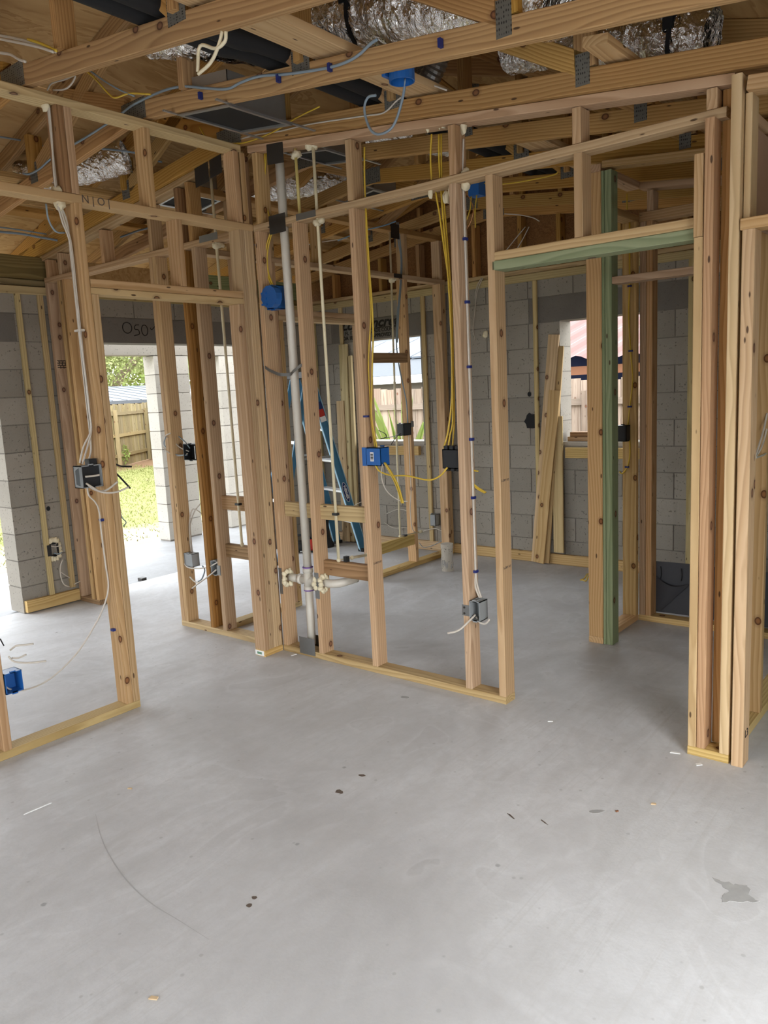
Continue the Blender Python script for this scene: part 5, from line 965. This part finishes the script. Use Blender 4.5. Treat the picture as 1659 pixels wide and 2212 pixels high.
# ---------------------------------------------------------------- outside
# porch columns and beam
for y0, y1, lab in ((1.97, 2.42, 'nearer porch column of pale blocks seen through the wide opening'), (2.86, 3.3, 'further porch column of pale blocks at the end of the patio')):
    t = thing('porch_column', (-3.96, (y0+y1)/2, 0), lab, 'column', 'porch columns'); MB().box(-4.05, -3.87, y0+.006, y1-.006, -.1, 2.03).build('mortar_core', M['mortar'], t)
    for c in range(10): box('block', -4.056, -3.864, y0, y1, c*BH+.004-.0, (c+1)*BH-.004, M['blockpale'], t, ch=0)
tag(box('porch_beam', -4.06, -3.86, -3.0, 3.4, 2.035, 2.22, M['block'], ch=0), 'concrete porch beam, its shade put into a darker block tone, spanning the columns', 'beam', kind='structure')  # darker block material paints the beam's shade, columns stay pale
# fences
def fence(pts, mat, lab, top=1.5, base=-.2):
    t = thing('wooden_fence', (pts[0][0], pts[0][1], base), lab, 'fence', 'yard fences')
    for a, b in zip(pts[:-1], pts[1:]):
        a, b = Vector((*a, 0)), Vector((*b, 0)); d = (b-a); L_ = d.length; d.normalize(); nrm = Vector((-d.y, d.x, 0)); 
        if nrm.dot(Vector((3.4, -3.1, 0))-a) < 0: nrm = -nrm
        n = int(L_/.145)
        for k in range(n):
            p = a+d*(k+.5)*.145; h = top+random.uniform(-.02, .02); beam('picket', p+Vector((0, 0, base)), p+Vector((0, 0, h)), .138, .018, M[mat], t, ch=0, up=nrm)
        for z in (.1, .65, 1.25): beam('rail', a+nrm*.035+Vector((0, 0, z)), b+nrm*.035+Vector((0, 0, z)), .038, .089, M[mat], t, ch=0)
        k = 0.6
        while k < L_: p = a+d*k+nrm*.09; beam('post', p+Vector((0, 0, base)), p+Vector((0, 0, top-.15)), .089, .089, M[mat], t, ch=0, up=nrm); k += 2.4
    return t
fence([(-12.6, 4.5), (-19.3, 13.6), (-12.2, 8.6)], 'fence', 'yellowed wooden yard fence beyond the lawn'); fence([(-12.2, 8.6), (-9, 7.2), (4.2, 7.0)], 'fencegrey', 'greyed wooden fence seen through the back windows', 1.55)
# houses beyond
def house(loc, lab): return thing('neighbour_house', loc, lab, 'house')
h = house((-26, 16, -.2), 'low neighbouring house with a pale metal roof beyond the yellowed fence')
MB().box(-30, -22.6, 9, 20, -.2, 1.6).build('wall', M['stucco'], h); MB().add([(-22, 8.5, 1.62), (-22, 20.5, 1.62), (-27, 20.5, 2.25), (-27, 8.5, 2.25), (-22, 8.5, 1.5), (-22, 20.5, 1.5), (-27, 20.5, 2.15), (-27, 8.5, 2.15)], [(0, 1, 2, 3), (4, 7, 6, 5), (0, 4, 5, 1), (0, 3, 7, 4), (1, 5, 6, 2), (2, 6, 7, 3)]).build('roof', M['roofwhite'], h)
for k in range(20): y = 8.6+k*.6; beam('roof_seam', (-22, y, 1.625), (-27, y, 2.255), .03, .03, M['rooflines'], h, ch=0)
beam('gutter', (-21.95, 8.5, 1.56), (-21.95, 20.5, 1.56), .12, .12, M['rooflines'], h, ch=0)
h = house((-8.5, 12, -.2), 'neighbouring house with grey shingle roof and solar panels behind the left window')
MB().box(-14, -4.2, 10.4, 16, -.2, 1.72).build('wall', M['stucco'], h); MB().box(-14.3, -3.9, 9.98, 10.1, 1.66, 1.82).build('fascia', M['white'], h)
MB().add([(-14.3, 10, 1.83), (-3.9, 10, 1.83), (-3.9, 14, 3.0), (-14.3, 14, 3.0), (-14.3, 10, 1.75), (-3.9, 10, 1.75), (-3.9, 14, 2.9), (-14.3, 14, 2.9)], [(0, 1, 2, 3), (4, 7, 6, 5), (0, 4, 5, 1), (0, 3, 7, 4), (1, 5, 6, 2), (2, 6, 7, 3)]).build('roof', M['rooflines'], h)
for k in range(6): beam('solar_panel', (-11+k*1.05, 11.2, 2.23), (-11+k*1.05, 13, 2.76), 1.0, .04, M['panel'], h, ch=0)
h = thing('garden_shed', (-1.3, 8.5, -.2), 'shed with a red corrugated metal roof behind the right window', 'shed')
m = MB(); n = 70
for k in range(n):
    x0, x1 = -3.6+5.6*k/n, -3.6+5.6*(k+1)/n; z0, z1 = .03*math.sin(k*1.26), .03*math.sin((k+1)*1.26); m.add([(x0, 7.35, 1.86+z0), (x1, 7.35, 1.86+z1), (x1, 10.6, 2.72+z1), (x0, 10.6, 2.72+z0)], [(0, 1, 2, 3)])
m.build('roof', M['redroof'], h); MB().box(-3.5, 1.9, 7.5, 7.58, 1.62, 1.74).build('beam', M['orange'], h); MB().box(-3.5, 1.9, 8.6, 8.7, -.2, 2.0).build('tarp', M['blue_dark'], h)
for x in (-3.4, -2.2, -1.35, .2, 1.7): MB().box(x, x+.09, 7.52, 7.61, -.2, 1.9).build('post', M['white'], h)
# trees, shrubs, palm
def leaves(c, r, n, s, mat, name, parent):
    m = MB()
    for k in range(n):
        u = Vector((random.gauss(0, 1), random.gauss(0, 1), random.gauss(0, 1))).normalized()*random.random()**.4; p = Vector(c)+Vector((u.x*r[0], u.y*r[1], u.z*r[2])); a = Vector((random.gauss(0, 1), random.gauss(0, 1), random.gauss(0, 1))).normalized(); b = a.orthogonal().normalized(); q = s*random.uniform(.6, 1.4)
        m.add([p-a*q, p+b*q*.5, p+a*q, p-b*q*.5], [(0, 1, 2, 3)])
    return tag(m.build(name, M[mat], parent), kind='stuff')
def tree(loc, lab, trunk, crowns, mat, s=.16):
    t = thing('tree', loc, lab, 'tree', 'trees beyond the fences'); MB().tube(smooth_path(trunk, 4), [.28-.16*k/(4*(len(trunk)-1)) for k in range(4*(len(trunk)-1)+1)], 10).build('trunk', M['bark'], t, smooth=True)
    for c, r, n in crowns: leaves(c, r, n, s, mat, 'foliage', t)
tree((-30, 17, -.2), 'old tree with a slanting dark trunk beyond the pale-roofed house', [(-30.3, 17.5, -.2), (-29.9, 17.9, 2.2), (-29.2, 18.8, 3.6), (-28.9, 19.6, 5)], [((-29.5, 16.5, 3.6), (2.6, 2.6, 1.7), 4200), ((-30, 20, 5.0), (3, 3, 2.2), 3500), ((-31, 15, 5), (3, 3, 2), 4000)], 'leaf', .075)
tree((-36, 24, -.2), 'pale green tree far behind the fence at left', [(-36, 24, -.2), (-36, 24, 4)], [((-36, 24, 4), (6, 6, 4), 9000)], 'leaf2', .15)
tree((-20, 17, -.2), 'bright green tree right of the porch columns', [(-20, 17, -.2), (-20, 17, 3)], [((-20, 17, 3), (2.2, 2.2, 2), 9000)], 'leaf2', .07)
tree((-13, 19, -.2), 'yellow-green tree above the roof seen through the left window', [(-13, 19, -.2), (-13, 19, 3)], [((-13, 19, 3.4), (4.5, 3, 1.7), 14000)], 'leaf', .08)
tree((-8, 24, -.2), 'bright tree above the red shed roof', [(-8, 24, -.2), (-8, 24, 3)], [((-8, 24, 4), (6, 3, 2.2), 10000)], 'leaf2', .12)
t = thing('palm_plant', (-2.85, 5.0, -.2), 'spiky yellow-green palm plant outside the left window', 'plant')
for k in range(34):
    a = random.uniform(0, 6.28); e = random.uniform(.5, 1.35); l = random.uniform(1.2, 2.0); d = Vector((math.cos(a)*math.cos(e), math.sin(a)*math.cos(e), math.sin(e))); p0 = Vector((-2.85, 5.0, .1)); sd_ = d.cross(Vector((0, 0, 1))).normalized()*.025; p1 = p0+d*l*.6; p2 = p0+d*l-Vector((0, 0, .12*l))
    MB().add([p0-sd_*.6, p0+sd_*.6, p1+sd_, p2, p1-sd_], [(0, 1, 2, 3, 4)]).build('frond', M['leaf2'], t)
MB().tube([(-2.85, 5, -.22), (-2.85, 5, .15)], .09, 10).build('stem', M['bark'], t)
for (x, y) in ((-15.2, 7.6), (-16.6, 9.4), (-14.0, 5.9)):
    lab = {-15.2: 'shrub at the middle of the yellowed fence', -16.6: 'shrub at the far end of the yellowed fence', -14.0: 'low shrub at the near end of the yellowed fence'}[x]; t = thing('shrub', (x, y, -.22), lab, 'shrub', 'shrubs along the fence'); leaves((x+.3, y-.2, .1), (.35, .35, .38), 1600, .03, 'leaf2', 'foliage', t); MB().tube([(x+.3, y-.2, -.22), (x+.3, y-.2, .1)], .02, 6).build('stem', M['bark'], t)
# grass tufts
m = MB()
for k in range(30000):
    x = random.uniform(-16, -5.3); y = random.uniform(0, 9.5)
    if x > -6.2 and random.random() < .7: continue
    h_ = random.uniform(.015, .05); a = random.uniform(0, 6.28); dx, dy = .008*math.cos(a), .008*math.sin(a); m.add([(x-dx, y-dy, -.22), (x+dx, y+dy, -.22), (x+random.uniform(-.04, .04), y+random.uniform(-.04, .04), -.22+h_)], [(0, 1, 2)])
tag(m.build('grass', M['grass'], origin=(-10, 4, -.22)), 'short sunlit grass growing on the lawn', 'grass', kind='stuff')
